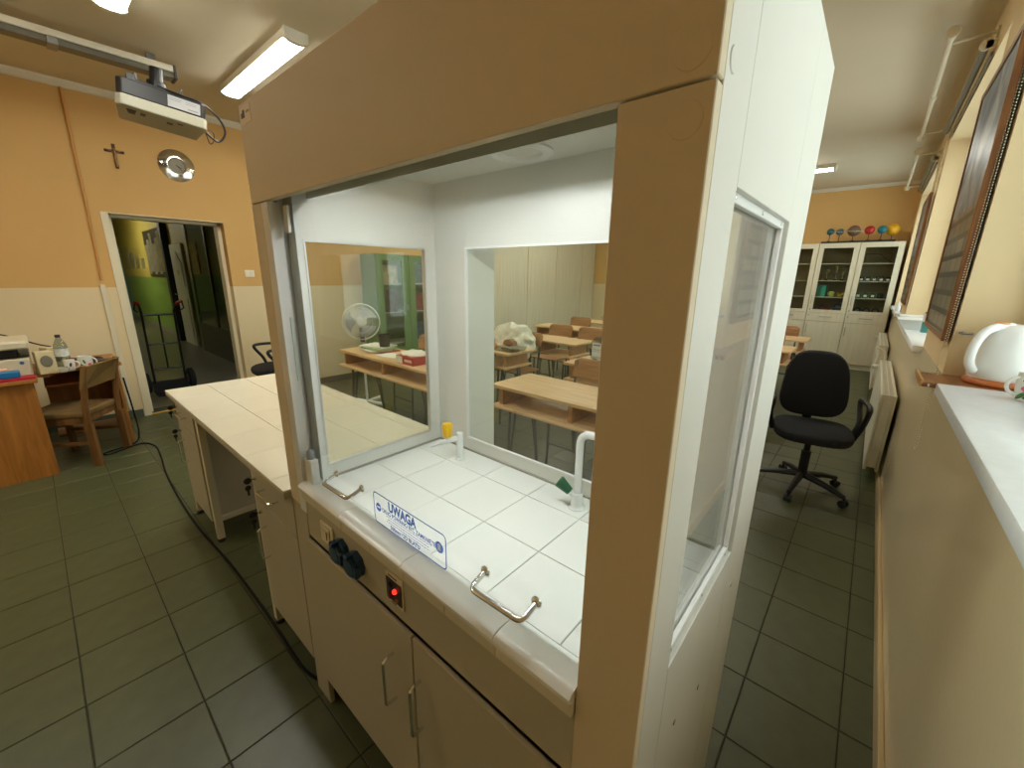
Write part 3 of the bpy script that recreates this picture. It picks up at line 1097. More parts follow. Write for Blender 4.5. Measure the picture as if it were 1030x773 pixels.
# ------------------------------------------------------------------ corridor
ht = thing('hand_truck', 'black metal hand truck with red grips standing in the corridor doorway', 'hand truck', (-6.55, .98, 0))
hb = MB()
for s in (-1, 1):
    yy = .98 + s * .155
    P('side_tube', MB().tube([(-6.62, yy, .12), (-6.6, yy, .6), (-6.55, yy, 1.02), (-6.45, yy + s * .02, 1.10)], .0125, 10), blackm, ht, True)
    P('grip', MB().tube([(-6.455, yy + s * .019, 1.10), (-6.42, yy + s * .035, 1.13), (-6.37, yy + s * .06, 1.14)], .017, 10), mat('red_grip', (150, 34, 24), .5), ht, True)
    P('grip', MB().tube([(-6.37, yy + s * .06, 1.14), (-6.40, yy + s * .075, 1.06), (-6.47, yy + s * .04, 1.02)], .008, 8), blackm, ht, True)
    w = P('wheel', MB().lathe([(.02, -.025), (.06, -.03), (.10, -.034), (.125, -.025), (.13, 0), (.125, .025), (.10, .034), (.06, .03), (.02, .025)],
                              (-6.68, yy + s * .07, .13), 24, axis=(0, 1, 0)), mat('tyre', (22, 22, 22), .8), ht, True)
    P('hub', MB().lathe([(0, -.034), (.05, -.034), (.05, .034), (0, .034)], (-6.68, yy + s * .07, .13), 18, axis=(0, 1, 0)), mat('hub_red', (96, 28, 22), .5), w)
for z, x in ((.98, -6.555), (.62, -6.598), (.30, -6.612)):
    P('cross_bar', MB().tube([(x, .825, z), (x, 1.135, z)], .011, 8), blackm, ht, True)
P('centre_bar', MB().tube([(-6.612, .98, .30), (-6.598, .98, .62), (-6.555, .98, .98)], .01, 8), blackm, ht, True)
P('axle', MB().tube([(-6.68, .73, .13), (-6.68, 1.23, .13)], .01, 8), blackm, ht, True)
P('toe_plate', B(-6.64, -6.40, .80, 1.16, .0, .008).box(-6.645, -6.635, .80, 1.16, 0, .14), blackm, ht)

cd = thing('corridor_door', 'white panelled door in the green corridor wall', 'door', (-10.7, CY1 - .02, 0))
P('leaf', B(-11.25, -10.3, CY1 - .05, CY1 - .002, 0, 2.02, bev=.004), mat('door_white', (206, 204, 190), .45), cd)
P('panel', MB().prism([(-11.12, 1.2), (-10.43, 1.2), (-10.43, 1.65), (-10.77, 1.88), (-11.12, 1.65)], 'y', CY1 - .062, CY1 - .05), MATS['door_white'], cd)
P('panel', B(-11.12, -10.43, CY1 - .062, CY1 - .05, .15, .95, bev=.004), MATS['door_white'], cd)
P('handle', MB().tube([(-11.18, CY1 - .05, 1.02), (-11.18, CY1 - .1, 1.02), (-11.06, CY1 - .1, 1.02)], .01, 8), steel, cd, True)
P('number_plate', B(-10.84, -10.7, CY1 - .066, CY1 - .0625, 1.42, 1.52), mat('brass_plate', (200, 170, 60), .3, .5), cd)
foil = mat('foil_print', (214, 208, 180), .12, .6, var=.5, scale=7, bump=.9, bscale=9)
pb = thing('display_board', 'shiny poster board on the yellow part of the corridor wall', 'board', (-12.6, CY1, 1.36))
P('board', B(-13.95, -11.75, CY1 - .03, CY1 - .001, 1.36, 2.42, bev=.004), mat('board_dark', (66, 60, 44), .3), pb)
for k in range(7):
    x = -13.85 + k * .3
    P('sheet', B(x, x + .26, CY1 - .036, CY1 - .0305, 1.42 + .05 * (k % 2), 2.1 + .12 * (k % 3)), foil, pb)
for k in range(4):
    solo('wall_sheet', B(-17.2 + k * .75, -16.8 + k * .75, CY1 - .01, CY1, 1.55, 2.05 - .08 * k), foil, 'glossy sheet on the corridor wall, %s' % (
        'farthest of four', 'second farthest of four', 'third farthest of four', 'nearest the display board of four')[k] if k else
        'glossy sheet on the corridor wall, farthest of four', 'sheet', 'sheets along the corridor wall')
solo('black_pillar', B(-11.62, -11.42, CY1 - .12, CY1, .0, 2.6, bev=.005), black, 'narrow black post between poster board and white corridor door', 'post')
cb = thing('corridor_showcase', 'tall dark glass showcase in the corridor seen at the right of the doorway', 'showcase', (-8.6, CY1 - .2, 0))
P('frame', B(-9.75, -9.68, CY1 - .07, CY1 - .02, 0, 2.4).box(-7.3, -7.23, CY1 - .07, CY1 - .02, 0, 2.4).box(-9.68, -7.3, CY1 - .07, CY1 - .02, 2.33, 2.4)
  .box(-9.68, -7.3, CY1 - .07, CY1 - .02, 0, .55), mat('showcase_brown', (66, 56, 40), .45), cb)
P('back', B(-9.68, -7.3, CY1 - .04, CY1 - .02, .55, 2.33), mat('showcase_back', (60, 58, 40), .6), cb)
P('pane', B(-9.68, -7.3, CY1 - .065, CY1 - .062, .55, 2.33), glz, cb)
P('mullion', B(-8.55, -8.48, CY1 - .08, CY1 - .05, .55, 2.33), MATS['showcase_brown'], cb)
solo('notice_sheet', B(-9.5, -9.1, CY1 - .078, CY1 - .072, 1.45, 2.0), foil, 'pale notice stuck on the dark corridor showcase', 'notice')
solo('corridor_pillar', B(-18.9, -18.3, CY1 - .16, CY1, 0, 2.2, bev=.01), mat('pillar_blue', (116, 146, 160), .5), 'pale blue pillar at the far end of the corridor', 'pillar')
cl = thing('corridor_lamp', 'ceiling lamp deep inside the corridor', 'lamp', (-14.0, .6, 2.93))
L('housing', MB().box(-.6, .6, -.08, .08, .03, .069), corn, cl)
L('diffuser', MB().box(-.57, .57, -.06, .06, 0, .03, bev=.008), emit('corridor_diffuser', (255, 248, 222), 130), cl)

# ------------------------------------------------------------------ desks by the left wall
DZt = .74
wd = thing('teacher_desk', 'brown wooden desk with solid front panel at the left edge', 'desk', (-4.8, -.5, 0))
P('desk_top', B(-5.15, -4.385, -1.35, -.08, DZt - .025, DZt, bev=.002), deskw, wd)
P('end_panel', B(-4.44, -4.42, -1.33, -.10, 0, DZt - .025), deskw, wd)
P('side_panel', B(-5.12, -4.44, -.42, -.40, 0, DZt - .025), deskw, wd)
P('side_panel', B(-5.12, -4.44, -1.33, -1.31, 0, DZt - .025), deskw, wd)
cdk = thing('computer_desk', 'brown computer desk with pull-out shelf behind the wooden chair', 'desk', (-5.0, .15, 0))
P('desk_top', MB().prism([(-5.3, -.078), (-4.58, -.078), (-4.55, -.02), (-4.72, .05), (-4.72, .40), (-5.3, .40)], 'z', DZt - .022, DZt), deskw, cdk)
P('end_panel', B(-5.26, -4.82, .36, .38, 0, DZt - .022), deskw, cdk)
P('back_panel', B(-5.26, -5.245, -.058, .36, .25, DZt - .022), deskw, cdk)
P('shelf', B(-5.245, -4.75, -.058, .36, .60, .615), deskw, cdk)
P('shelf', B(-5.245, -5.0, -.058, .36, .12, .137), deskw, cdk)
# chair with its back to the camera
ch = thing('wooden_chair', 'old brown wooden chair with worn seat pushed to the computer desk', 'chair', (-4.66, .06, 0), R(146))
# local: +y is the sitter's front
seatm = mat('worn_seat', (118, 92, 50), .75, var=.25, scale=14)
L('seat', MB().prism([(-.20, -.18), (.20, -.18), (.22, .22), (-.22, .22)], 'z', .40, .445, .012), seatm, ch)
L('apron', MB().box(-.19, .19, -.17, -.15, .35, .40).box(-.20, .20, .19, .21, .35, .40).box(-.20, -.18, -.15, .19, .35, .40).box(.18, .20, -.15, .19, .35, .40), oldwood, ch)
for s in (-1, 1):
    L('leg', MB().prism([(s * .165, -.21), (s * .205, -.21), (s * .205, -.165), (s * .165, -.165)], 'z', 0, .35), oldwood, ch)
    L('back_post', MB().tube([(s * .185, -.185, .33), (s * .185, -.195, .5), (s * .185, -.225, .70), (s * .185, -.25, .80)], .02, 8), oldwood, ch, True)
    L('leg', MB().box(s * .19 - .018, s * .19 + .018, .17, .205, 0, .35, bev=.003), oldwood, ch)
    L('stretcher', MB().box(s * .187 - .009, s * .187 + .009, -.17, .18, .18, .205), oldwood, ch)
bkp = [(-.205, .0), (.205, .0), (.205, .17), (.1, .185), (-.1, .185), (-.205, .17)]
bk = MB().prism(bkp, 'y', -.012, .012, .005)
for v in bk.bm.verts:
    v.co.y += -.205 - v.co.z * .25 - .04 * (1 - (v.co.x / .205) ** 2)
    v.co.z += .62
L('backrest', bk, mat('faded_backrest', (132, 104, 58), .6, var=.15, scale=10), ch)

# things on the desks
beige_p = mat('speaker_beige', (206, 192, 150), .5)


def speaker(x, y, rz, label):
    t = thing('desk_speaker', label, 'speaker', (x, y, DZt + .0005), rz, 'small beige computer speakers')
    # local +x is the front
    L('cabinet', MB().prism([(-.06, 0), (.055, 0), (.04, .165), (-.055, .165)], 'y', -.048, .048, .006), beige_p, t)
    g = MB().lathe([(0, .0035), (.026, .003), (.032, 0), (0, -.002)], (0, 0, 0), 24, sx=1.35, sy=1.0)
    g.xf(Matrix.Translation((.049, 0, .095)) @ Matrix.Rotation(R(84.8), 4, 'Y'))
    L('grille', g, mat('grille_grey', (120, 116, 100), .8, bump=.6, bscale=400), t)
    L('power_knob', MB().cyl((.053, .02, .03), (.062, .02, .03), .008, n=12), beige_p, t)


speaker(-4.60, -.018, R(8), 'beige computer speaker beside the printer')
speaker(-4.83, .03, R(25), 'beige computer speaker behind the plastic water bottle')
bt = thing('water_bottle', 'clear plastic bottle with dark cap on the computer desk', 'bottle', (-4.70, .078, DZt))
pet = glass('pet_plastic', (222, 230, 226), 1.45, .08, .08)
P('body', MB().lathe([(0, .002), (.035, 0), (.041, .012), (.041, .10), (.038, .115), (.041, .13), (.041, .165), (.034, .2), (.018, .235), (.0135, .245), (.0135, .262)],
                     (-4.70, .078, DZt), 24), pet, bt, True)
P('label', MB().lathe([(.0415, .105), (.0418, .105), (.0418, .165), (.0415, .165)], (-4.70, .078, DZt), 24), mat('bottle_label', (214, 216, 210), .4, var=.3, scale=25), bt)
P('cap', MB().lathe([(.0155, .25), (.0155, .27), (0, .271)], (-4.70, .078, DZt), 20), mat('cap_dark', (30, 30, 60), .4), bt, True)
dsh = solo('glass_dish', MB().lathe([(0, .002), (.03, 0), (.036, .02), (.037, .034), (.035, .034), (.033, .02), (.028, .006), (0, .005)], (-4.585, .057, DZt), 24),
           mat('dish_white', (220, 216, 200), .2), 'small white dish in front of the water bottle', 'dish', None, True)


def mug(x, y, z, r, h, label, hdir, flowers, base=(232, 230, 222), name='mug'):
    t = thing(name, label, 'mug', (x, y, z))
    m = mat('china_' + str(len(bpy.data.materials)), base, .2)
    P('cup', MB().lathe([(0, 0), (r * .78, 0), (r * .9, .006), (r, h * .5), (r * 1.02, h), (r * .94, h), (r * .9, h * .5), (r * .75, .01), (0, .008)], (x, y, z), 28), m, t, True)
    d = Vector((hdir[0], hdir[1], 0)).normalized()
    c = Vector((x, y, z + h * .52)) + d * r * .9
    P('handle', MB().tube(arc(c, h * .3, -PI / 2, PI / 2, 10, d, (0, 0, 1)), .0055, 8), m, t, True)
    for (a, zz, rr_, col) in flowers:
        n = Vector((math.cos(a), math.sin(a), 0))
        p = Vector((x, y, z + zz)) + n * (r * (.9 + .1 * min(1, zz / (h * .5))) - .001)
        f = MB()
        if col == 'pink':
            for k in range(5):
                th = 2 * PI * k / 5
                q = p + n.cross(Vector((0, 0, 1))) * rr_ * .6 * math.cos(th) + Vector((0, 0, 1)) * rr_ * .6 * math.sin(th)
                f.lathe([(0, 0), (rr_ * .6, 0), (rr_ * .5, .0016), (0, .0018)], q, 8, axis=n)
        else:
            f.lathe([(0, 0), (rr_, 0), (rr_ * .8, .0014), (0, .0016)], p, 10, axis=n, sx=1.5, sy=.6)
        P('flower_print' if col == 'pink' else 'leaf_print', f, mat('print_' + col, {'pink': (214, 92, 130), 'green': (70, 120, 60), 'dark': (60, 50, 60)}[col], .3), t)
    return t


a0 = math.atan2(-.16, 4.63)
mug(-4.60, .100, DZt, .031, .085, 'narrow printed cup on the computer desk, left of the flowered mug', (0, 1), [(a0 + .2, .05, .012, 'dark'), (a0 - .5, .03, .009, 'dark')])
mug(-4.63, .19, DZt, .043, .10, 'flowered white mug with handle on the computer desk', (.45, .9), [(a0 - .2, .06, .012, 'green'), (a0 + .5, .035, .01, 'pink'), (a0 - .7, .035, .012, 'green')])
solo('power_strip', B(-4.84, -4.745, .26, .38, DZt, DZt + .032, bev=.006), black, 'black adapter box at the right end of the computer desk', 'adapter')
solo('cable_heap', MB().tube(smooth_path([(-4.9 + .09 * math.cos(k * 1.9), .20 + .11 * math.sin(k * 1.3), DZt + .018 + .006 * (k % 5)) for k in range(26)], 6), .008, 7), black,
     'heap of black cables behind the mugs', 'cables', None, True)
prn = thing('printer', 'cream printer and paper tray at the left edge of the desk', 'printer', (-4.75, -.28, DZt))
pg = mat('printer_cream', (206, 198, 172), .5)
P('body', B(-4.98, -4.56, -.52, -.09, DZt, DZt + .13, bev=.01), pg, prn)
P('scanner_lid', B(-5.0, -4.53, -.54, -.075, DZt + .20, DZt + .255, bev=.012), pg, prn)
P('side_column', MB().prism([(-4.95, DZt + .13), (-4.66, DZt + .13), (-4.56, DZt + .2), (-4.95, DZt + .2)], 'y', -.13, -.085), mat('printer_grey', (146, 146, 132), .5), prn)
P('side_column', B(-4.95, -4.66, -.53, -.48, DZt + .13, DZt + .2), MATS['printer_grey'], prn)
P('paper_slot', B(-4.9, -4.6, -.47, -.14, DZt + .14, DZt + .195), black, prn)
P('badge', MB().lathe([(0, 0), (.012, 0), (.012, .002), (0, .002)], (-4.56, -.13, DZt + .1), 16, axis=(1, 0, 0)), mat('badge_blue', (40, 90, 140), .4), prn)
P('output_tray', B(-4.575, -4.51, -.50, -.16, DZt + .03, DZt + .04, bev=.003), pg, prn)
solo('paper_roll', MB().box(-4.556, -4.512, -.42, -.20, DZt + .0405, DZt + .075, bev=.008), mat('paper_pink', (226, 170, 140), .7, var=.2, scale=20),
     'crumpled pinkish paper lying in the printer tray', 'paper')
solo('blue_box', B(-4.505, -4.42, -.40, -.15, DZt + .0205, DZt + .062, bev=.004), mat('box_blue', (24, 116, 176), .4), 'flat blue box on the papers at the left edge', 'box')
solo('red_folder', B(-4.505, -4.40, -.40, -.083, DZt + .0005, DZt + .020, bev=.002), mat('folder_red', (176, 30, 52), .45), 'dark red folder under the blue box', 'folder')
solo('white_papers', B(-4.535, -4.387, -.70, -.41, DZt + .0005, DZt + .012, bev=.001), mat('paper_white', (224, 222, 210), .7), 'stack of white papers at the very left edge of the desk', 'papers')
solo('black_wire', MB().tube(smooth_path([(-5.05, -.65, 1.12), (-5.05, -.40, 1.06), (-5.04, -.2, 1.0), (-4.93, -.04, .925), (-4.845, .03, .9065)], 8), .005, 6), black,
     'black wire sagging behind the printer on the wall side', 'wire', None, True)

# ------------------------------------------------------------------ school desks and chairs
tubem = mat('grey_tube', (86, 86, 82), .4, .4)


def school_desk(w, x0, y0, label, d=.45):
    t = thing('school_desk', label, 'desk', (x0 + w / 2, y0 + d / 2, 0), 0, 'double school desks')
    h = w / 2
    L('desk_top', MB().box(-h, h, -d / 2, d / 2, .737, .76, bev=.002), plywood, t)
    L('shelf', MB().box(-h + .02, h - .02, -d / 2 - .02, d / 2 - .06, .60, .618, bev=.002), plywood, t)
    for x in (-h + .06, -.015, h - .09):
        L('divider', MB().box(x, x + .03, -d / 2 + .03, d / 2 - .08, .618, .737), plyedge, t)
    for s in (-1, 1):
        x = s * (h - .14)
        L('leg', MB().tube([(x, d / 2 - .12, .60), (x, d / 2 - .06, .0)], .011, 8), tubem, t, True)
        L('leg', MB().tube([(x, d / 2 - .16, .60), (x, d / 2 - .06, .012)], .008, 8), tubem, t, True)
        L('leg', MB().tube([(x, -d / 2 + .06, .60), (x, -d / 2 + .03, .0)], .011, 8), tubem, t, True)
        L('leg', MB().tube([(x, -d / 2 + .12, .60), (x, -d / 2 + .03, .012)], .008, 8), tubem, t, True)
    return t


def school_chair():
    t = thing('school_chair', '', 'chair', (0, 0, 0), 0, 'wooden school chairs')
    # local +y is the sitter's front
    L('seat', MB().prism([(-.19, -.18), (.19, -.18), (.2, .2), (-.2, .2)], 'z', .43, .445, .005), plyedge, t)
    b = MB().prism([(-.19, 0), (.19, 0), (.19, .13), (.15, .155), (-.15, .155), (-.19, .13)], 'y', -.008, .008, .003)
    for v in b.bm.verts:
        v.co.y += -.2 - v.co.z * .2 - .03 * (1 - (v.co.x / .19) ** 2)
        v.co.z += .70
    L('backrest', b, plyedge, t)
    for s in (-1, 1):
        L('leg', MB().tube([(s * .165, .17, 0), (s * .165, .15, .425), (s * .165, .0, .427)], .011, 8), tubem, t, True)
        L('leg', MB().tube([(s * .165, -.24, 0), (s * .165, -.17, .43), (s * .165, -.19, .6), (s * .165, -.235, .83)], .011, 8), tubem, t, True)
    L('cross_bar', MB().tube([(-.165, .16, .22), (.165, .16, .22)], .008, 8), tubem, t, True)
    return t


proto = school_chair()
first_chair = [True]


def chair_at(x, y, rz, label):
    if first_chair[0]:
        first_chair[0] = False
        t = proto
    else:
        t = copy_tree(proto)
    t.location = (x, y, 0)
    t.rotation_euler = (0, 0, rz)
    t['label'] = label


desks = [(-1.94, 1.30, 2.02, 'beech school desk standing right behind the back glass of the hood', 'the desk right behind the hood'),
         (-2.00, 1.36, 3.02, 'beech school desk carrying a clear bottle, second in the window row', 'the desk with the clear bottle'),
         (-1.92, 1.34, 4.12, 'third school desk in the window row, behind the black office chair', 'the third desk of the window row'),
         (-1.92, 1.36, 5.2, 'fourth school desk in the window row, hood side panel hiding most', 'the fourth desk of the window row'),
         (-1.92, 1.39, 6.28, 'last school desk in the window row before the glass-fronted cabinets', 'the last desk of the window row'),
         (-3.9, 1.32, 2.94, 'school desk with fruit and a plastic tray on it', 'the desk with the fruit'),
         (-3.48, 1.04, 3.9, 'school desk standing behind the white plastic bag', 'the desk behind the plastic bag'),
         (-3.95, 1.30, 5.06, 'school desk third from the front in the middle row', 'the third desk of the middle row'),
         (-3.92, 1.30, 6.10, 'school desk fourth from the front in the middle row', 'the fourth desk of the middle row'),
         (-3.92, 1.30, 7.15, 'rearmost school desk of the middle row', 'the rearmost desk of the middle row'),
         (-3.97, 1.46, 1.93, 'school desk piled with papers and a box, in front of the green cabinet', 'the desk with papers')]
for (x0, w, y0, lb_, nick) in desks:
    school_desk(w, x0, y0, lb_)
    for k, fx in enumerate((.27, .73)):
        if y0 > 7:
            continue
        if nick == 'the desk with the fruit' and k == 1:
            continue
        chair_at(x0 + w * fx, y0 + .62, PI, 'wooden school chair at %s, %s seat' % (nick, ('left', 'right')[k]))

# things on the desks
bag = MB().sphere((-3.10, 3.62, .74), .27, (1.12, .62, .82), 72, 48)
from mathutils import noise as mnoise
for v in bag.bm.verts:
    c = Vector((-3.10, 3.62, .74))
    d = v.co - c
    k = 1 + .20 * mnoise.noise(d * 6) + .16 * mnoise.noise(d * 14 + Vector((3, 1, 2))) + .05 * abs(mnoise.noise(d * 34))
    v.co = c + d * k
    v.co.z = max(v.co.z, .452)
bagm = mat('plastic_film', (226, 226, 206), .3, var=.12, scale=30, bump=.8, bscale=28)
solo('plastic_bag', bag, bagm, 'large crumpled white plastic bag heaped on a chair between desks', 'bag', None, True)
chair_at(-3.02, 3.60, PI, 'wooden school chair under the heaped white plastic bag')
fr_m = mat('fruit_yellow', (206, 176, 80), .4, var=.15, scale=12)
solo('lemon', MB().sphere((-2.98, 3.06, .805), .045, (1.15, 1, 1), 16, 10), fr_m, 'pale yellow fruit on the desk, left of the plastic tray', 'fruit', 'fruit on the desk', True)
solo('peach_fruit', MB().sphere((-2.86, 3.03, .80), .04, (1, 1, 1), 16, 10), mat('fruit_pink', (206, 140, 96), .5, var=.2, scale=14), 'pinkish round fruit beside the plastic tray', 'fruit', 'fruit on the desk', True)
tr = thing('plastic_tray', 'clear plastic tray with pastries on the desk behind the hood', 'tray', (-2.72, 3.12, .76))
P('tray', MB().prism([(-2.84, .761), (-2.60, .761), (-2.58, .80), (-2.86, .80)], 'y', 3.02, 3.22).box(-2.84, -2.60, 3.03, 3.21, .80, .802), pet, tr)
for k in range(4):
    P('pastry', MB().sphere((-2.79 + .055 * k, 3.10 + .03 * (k % 2), .782), .03, (1, 1, .6), 12, 8), mat('pastry', (206, 164, 96), .6, var=.2, scale=20), tr, True)
solo('paper_bag', MB().prism([(-2.96, .76), (-2.80, .76), (-2.81, .82), (-2.87, .845), (-2.94, .825)], 'y', 3.26, 3.34, .012), mat('kraft', (140, 98, 62), .7, var=.15, scale=12), 'brown paper bag behind the fruit', 'bag')
cb2 = thing('clear_bottle', 'clear rectangular bottle with white paper label on a desk', 'bottle', (-1.73, 3.16, .76))
P('body', MB().prism([(-1.79, .762), (-1.67, .762), (-1.67, .96), (-1.70, .99), (-1.715, 1.0), (-1.745, 1.0), (-1.76, .99), (-1.79, .96)], 'y', 3.13, 3.2, .006), pet, cb2)
P('label', B(-1.777, -1.683, 3.126, 3.129, .83, .95), mat('paper_label', (226, 226, 218), .6), cb2)
P('label_print', B(-1.765, -1.70, 3.1245, 3.1258, .925, .935).box(-1.765, -1.695, 3.1245, 3.1258, .89, .893).box(-1.765, -1.70, 3.1245, 3.1258, .875, .878)
  .box(-1.765, -1.72, 3.1245, 3.1258, .80, .815), mat('print_grey', (110, 110, 120), .6), cb2)
P('liquid_label', B(-1.777, -1.683, 3.126, 3.129, .775, .82), mat('paper_blue', (190, 204, 206), .6), cb2)

cupb = (-3.56, 2.2)
pm = [mat('paper_a', (228, 226, 212), .7), mat('paper_green', (140, 164, 110), .6), mat('paper_b', (216, 210, 196), .7), mat('paper_red', (176, 80, 66), .6)]
z = .7605
for k, (dx, dy, rz, h, mi, nm) in enumerate(((0.05, .02, .1, .008, 3, 'reddish folder at the bottom of the paper pile'), (.0, -.02, -.15, .012, 2, 'white booklet second from bottom of the paper pile'),
                                             (.02, .01, .05, .014, 1, 'green folder in the middle of the paper pile'), (-.03, .03, .25, .012, 0, 'white papers on top of the pile'))):
    solo('paper_stack', MB().box(-3.80 + dx, -3.50 + dx, 2.06 + dy, 2.28 + dy, z, z + h, bev=.001, rot=Matrix.Rotation(rz, 3, 'Z')), pm[mi], nm, 'papers', 'pile of papers')
    z += h + .0005
solo('loose_paper', MB().box(-3.45, -3.20, 2.02, 2.2, .7605, .7635, rot=Matrix.Rotation(.2, 3, 'Z')), pm[0], 'loose white sheet between paper pile and red box', 'paper')
solo('black_cup', MB().lathe([(0, 0), (.048, 0), (.058, .12), (.054, .12), (.045, .008), (0, .006)], (cupb[0], cupb[1], z), 24), black, 'black pot standing on the paper pile', 'pot', None, True)
rb = thing('paper_box', 'red and white cardboard box heaped with white paper', 'box', (-2.95, 2.08, .76))
redc = mat('carton_red', (170, 40, 36), .5)
P('carton', B(-3.02, -2.78, 1.97, 2.2, .7605, .83, bev=.002), redc, rb)
P('white_side', B(-3.021, -2.93, 1.968, 1.9697, .765, .825), pm[0], rb)
P('print', B(-2.90, -2.80, 1.968, 1.9697, .785, .805), mat('print_pale', (220, 190, 170), .5), rb)
pp = MB().sphere((-2.93, 2.1, .832), .12, (1.1, .9, .22), 24, 12)
for v in pp.bm.verts:
    v.co.z += .008 * math.sin(60 * v.co.x) * math.cos(50 * v.co.y)
    v.co.z = max(v.co.z, .831)
P('white_paper', pp, pm[0], rb, True)

# floor fan
fan = thing('floor_fan', 'white pedestal fan standing behind the paper-piled desk', 'fan', (-4.37, 2.42, 0), R(-118.6))
wpl = mat('fan_white', (226, 226, 218), .35)
L('foot', MB().box(-.24, .24, -.025, .025, 0, .03, bev=.005, rot=Matrix.Rotation(R(45), 3, 'Z')).box(-.24, .24, -.025, .025, 0, .03, bev=.005, rot=Matrix.Rotation(R(-45), 3, 'Z')), wpl, fan)
L('pole', MB().cyl((0, 0, .03), (0, 0, .76), .014, n=14), wpl, fan, True)
L('neck', MB().cyl((0, 0, .74), (0, 0, .90), .024, .03, n=14), mat('fan_grey', (60, 64, 68), .4), fan, True)
L('motor', MB().lathe([(0, -.12), (.05, -.115), (.065, -.08), (.065, -.01), (0, 0)], (0, .0, .97), 20, axis=(0, 1, 0)), wpl, fan, True)
bl_ = MB()
for k in range(3):
    a0 = 2 * PI * k / 3
    vs2 = []
    for i in range(7):
        for j in range(5):
            r = .035 + .135 * i / 6
            a = a0 + (j / 4 - .5) * (.6 + 1.0 * i / 6)
            vs2.append(bl_.bm.verts.new((r * math.cos(a), .03 + .035 * (j / 4 - .5), .97 + r * math.sin(a))))
    for i in range(6):
        for j in range(4):
            bl_.bm.faces.new((vs2[i * 5 + j], vs2[i * 5 + j + 1], vs2[(i + 1) * 5 + j + 1], vs2[(i + 1) * 5 + j]))
L('blades', bl_, mat('fan_blade', (150, 156, 152), .3), fan, True)
cg = MB()
for (yy, rr_) in ((.0, .2), (.045, .2)):
    cg.tube([(rr_ * math.cos(2 * PI * k / 40), yy, .97 + rr_ * math.sin(2 * PI * k / 40)) for k in range(40)], .005, 6, True)
cg.tube([(.12 * math.cos(2 * PI * k / 30), .078, .97 + .12 * math.sin(2 * PI * k / 30)) for k in range(30)], .002, 5, True)
for k in range(60):
    a = 2 * PI * k / 60
    c_, s_ = math.cos(a), math.sin(a)
    for pts in ([(.04 * c_, .09, .97 + .04 * s_), (.13 * c_, .078, .97 + .13 * s_), (.2 * c_, .045, .97 + .2 * s_)],
                [(.06 * c_, -.045, .97 + .06 * s_), (.14 * c_, -.035, .97 + .14 * s_), (.2 * c_, 0, .97 + .2 * s_)]):
        cg.tube(pts, .0013, 4)
L('cage', cg, wpl, fan)
L('badge', MB().lathe([(0, 0), (.045, 0), (.04, .01), (0, .014)], (0, .085, .97), 24, axis=(0, 1, 0)), wpl, fan, True)

# green cabinet against the left wall
gc = thing('green_cabinet', 'green metal cabinet with glazed doors against the left wall', 'cabinet', (-5.4, 3.7, 0))
gm = mat('green_paint', (92, 128, 68), .4)
gx0, gx1, gy0, gy1, gz = XL + .02, -5.22, 3.17, 4.24, 1.77
P('carcass', B(gx0, gx1 - .02, gy0, gy0 + .015, 0.06, gz).box(gx0, gx1 - .02, gy1 - .015, gy1, .06, gz).box(gx0, gx0 + .01, gy0 + .015, gy1 - .015, .06, gz)
  .box(gx0 + .01, gx1 - .02, gy0 + .015, gy1 - .015, gz - .015, gz).box(gx0, gx1 - .02, gy0, gy1, .0, .06), gm, gc)
for z_ in (.5, .95, 1.35):
    P('shelf', B(gx0 + .011, gx1 - .03, gy0 + .016, gy1 - .016, z_, z_ + .012), mat('shelf_grey', (180, 180, 160), .5), gc)
for k in range(2):
    a = gy0 + k * (gy1 - gy0) / 2 + .003
    b = a + (gy1 - gy0) / 2 - .006
    d = MB().box(gx1 - .018, gx1, a, a + .10, .07, gz - .005).box(gx1 - .018, gx1, b - .12, b, .07, gz - .005)
    d.box(gx1 - .018, gx1, a + .10, b - .12, gz - .09, gz - .005).box(gx1 - .018, gx1, a + .10, b - .12, .07, .45)
    d = P('door', d, gm, gc)
    P('pane', B(gx1 - .012, gx1 - .008, a + .10, b - .12, .45, gz - .09), glz, d)
    if k == 0:
        P('handle', B(gx1, gx1 + .012, b - .075, b - .035, .98, 1.06, bev=.003), steel, d)
for k, (y_, z_, w, h, col, lb_) in enumerate(((3.3, .963, .22, .32, (60, 54, 50), 'dark box on the middle shelf of the green cabinet'), (3.85, .963, .25, .25, (140, 60, 50), 'red box on the middle shelf of the green cabinet'),
                                              (3.3, 1.363, .25, .26, (190, 170, 140), 'pale box on the top shelf of the green cabinet'), (3.85, .513, .25, .25, (50, 70, 90), 'blue box on the low shelf of the green cabinet'))):
    solo('storage_box', B(gx0 + .05, gx1 - .06, y_, y_ + w, z_, z_ + h, bev=.004), mat('sbox_%d' % k, col, .6, var=.3, scale=12), lb_, 'box', 'boxes in the green cabinet')

# pale wardrobe doors along the left wall, further back
wc = thing('wardrobe', 'row of tall pale panels covering the left wall at the back', 'wardrobe', (-5.55, 7.0, 0))
pan = mat('whitewashed_panel', (222, 214, 188), .5, var=.10, scale=3.0, stretch=(14, 14, .35))
P('body', B(XL + .013, -5.57, 4.75, YB - .01, .09, 2.9), mat('gap_dark', (70, 62, 46), .8), wc)
ye = [4.76, 5.82, 6.90, 7.93, 9.0, 9.63]
for a, b in zip(ye[:-1], ye[1:]):
    P('panel', B(-5.57, -5.55, a + .008, b - .008, .10, 2.88, bev=.002), pan, wc)

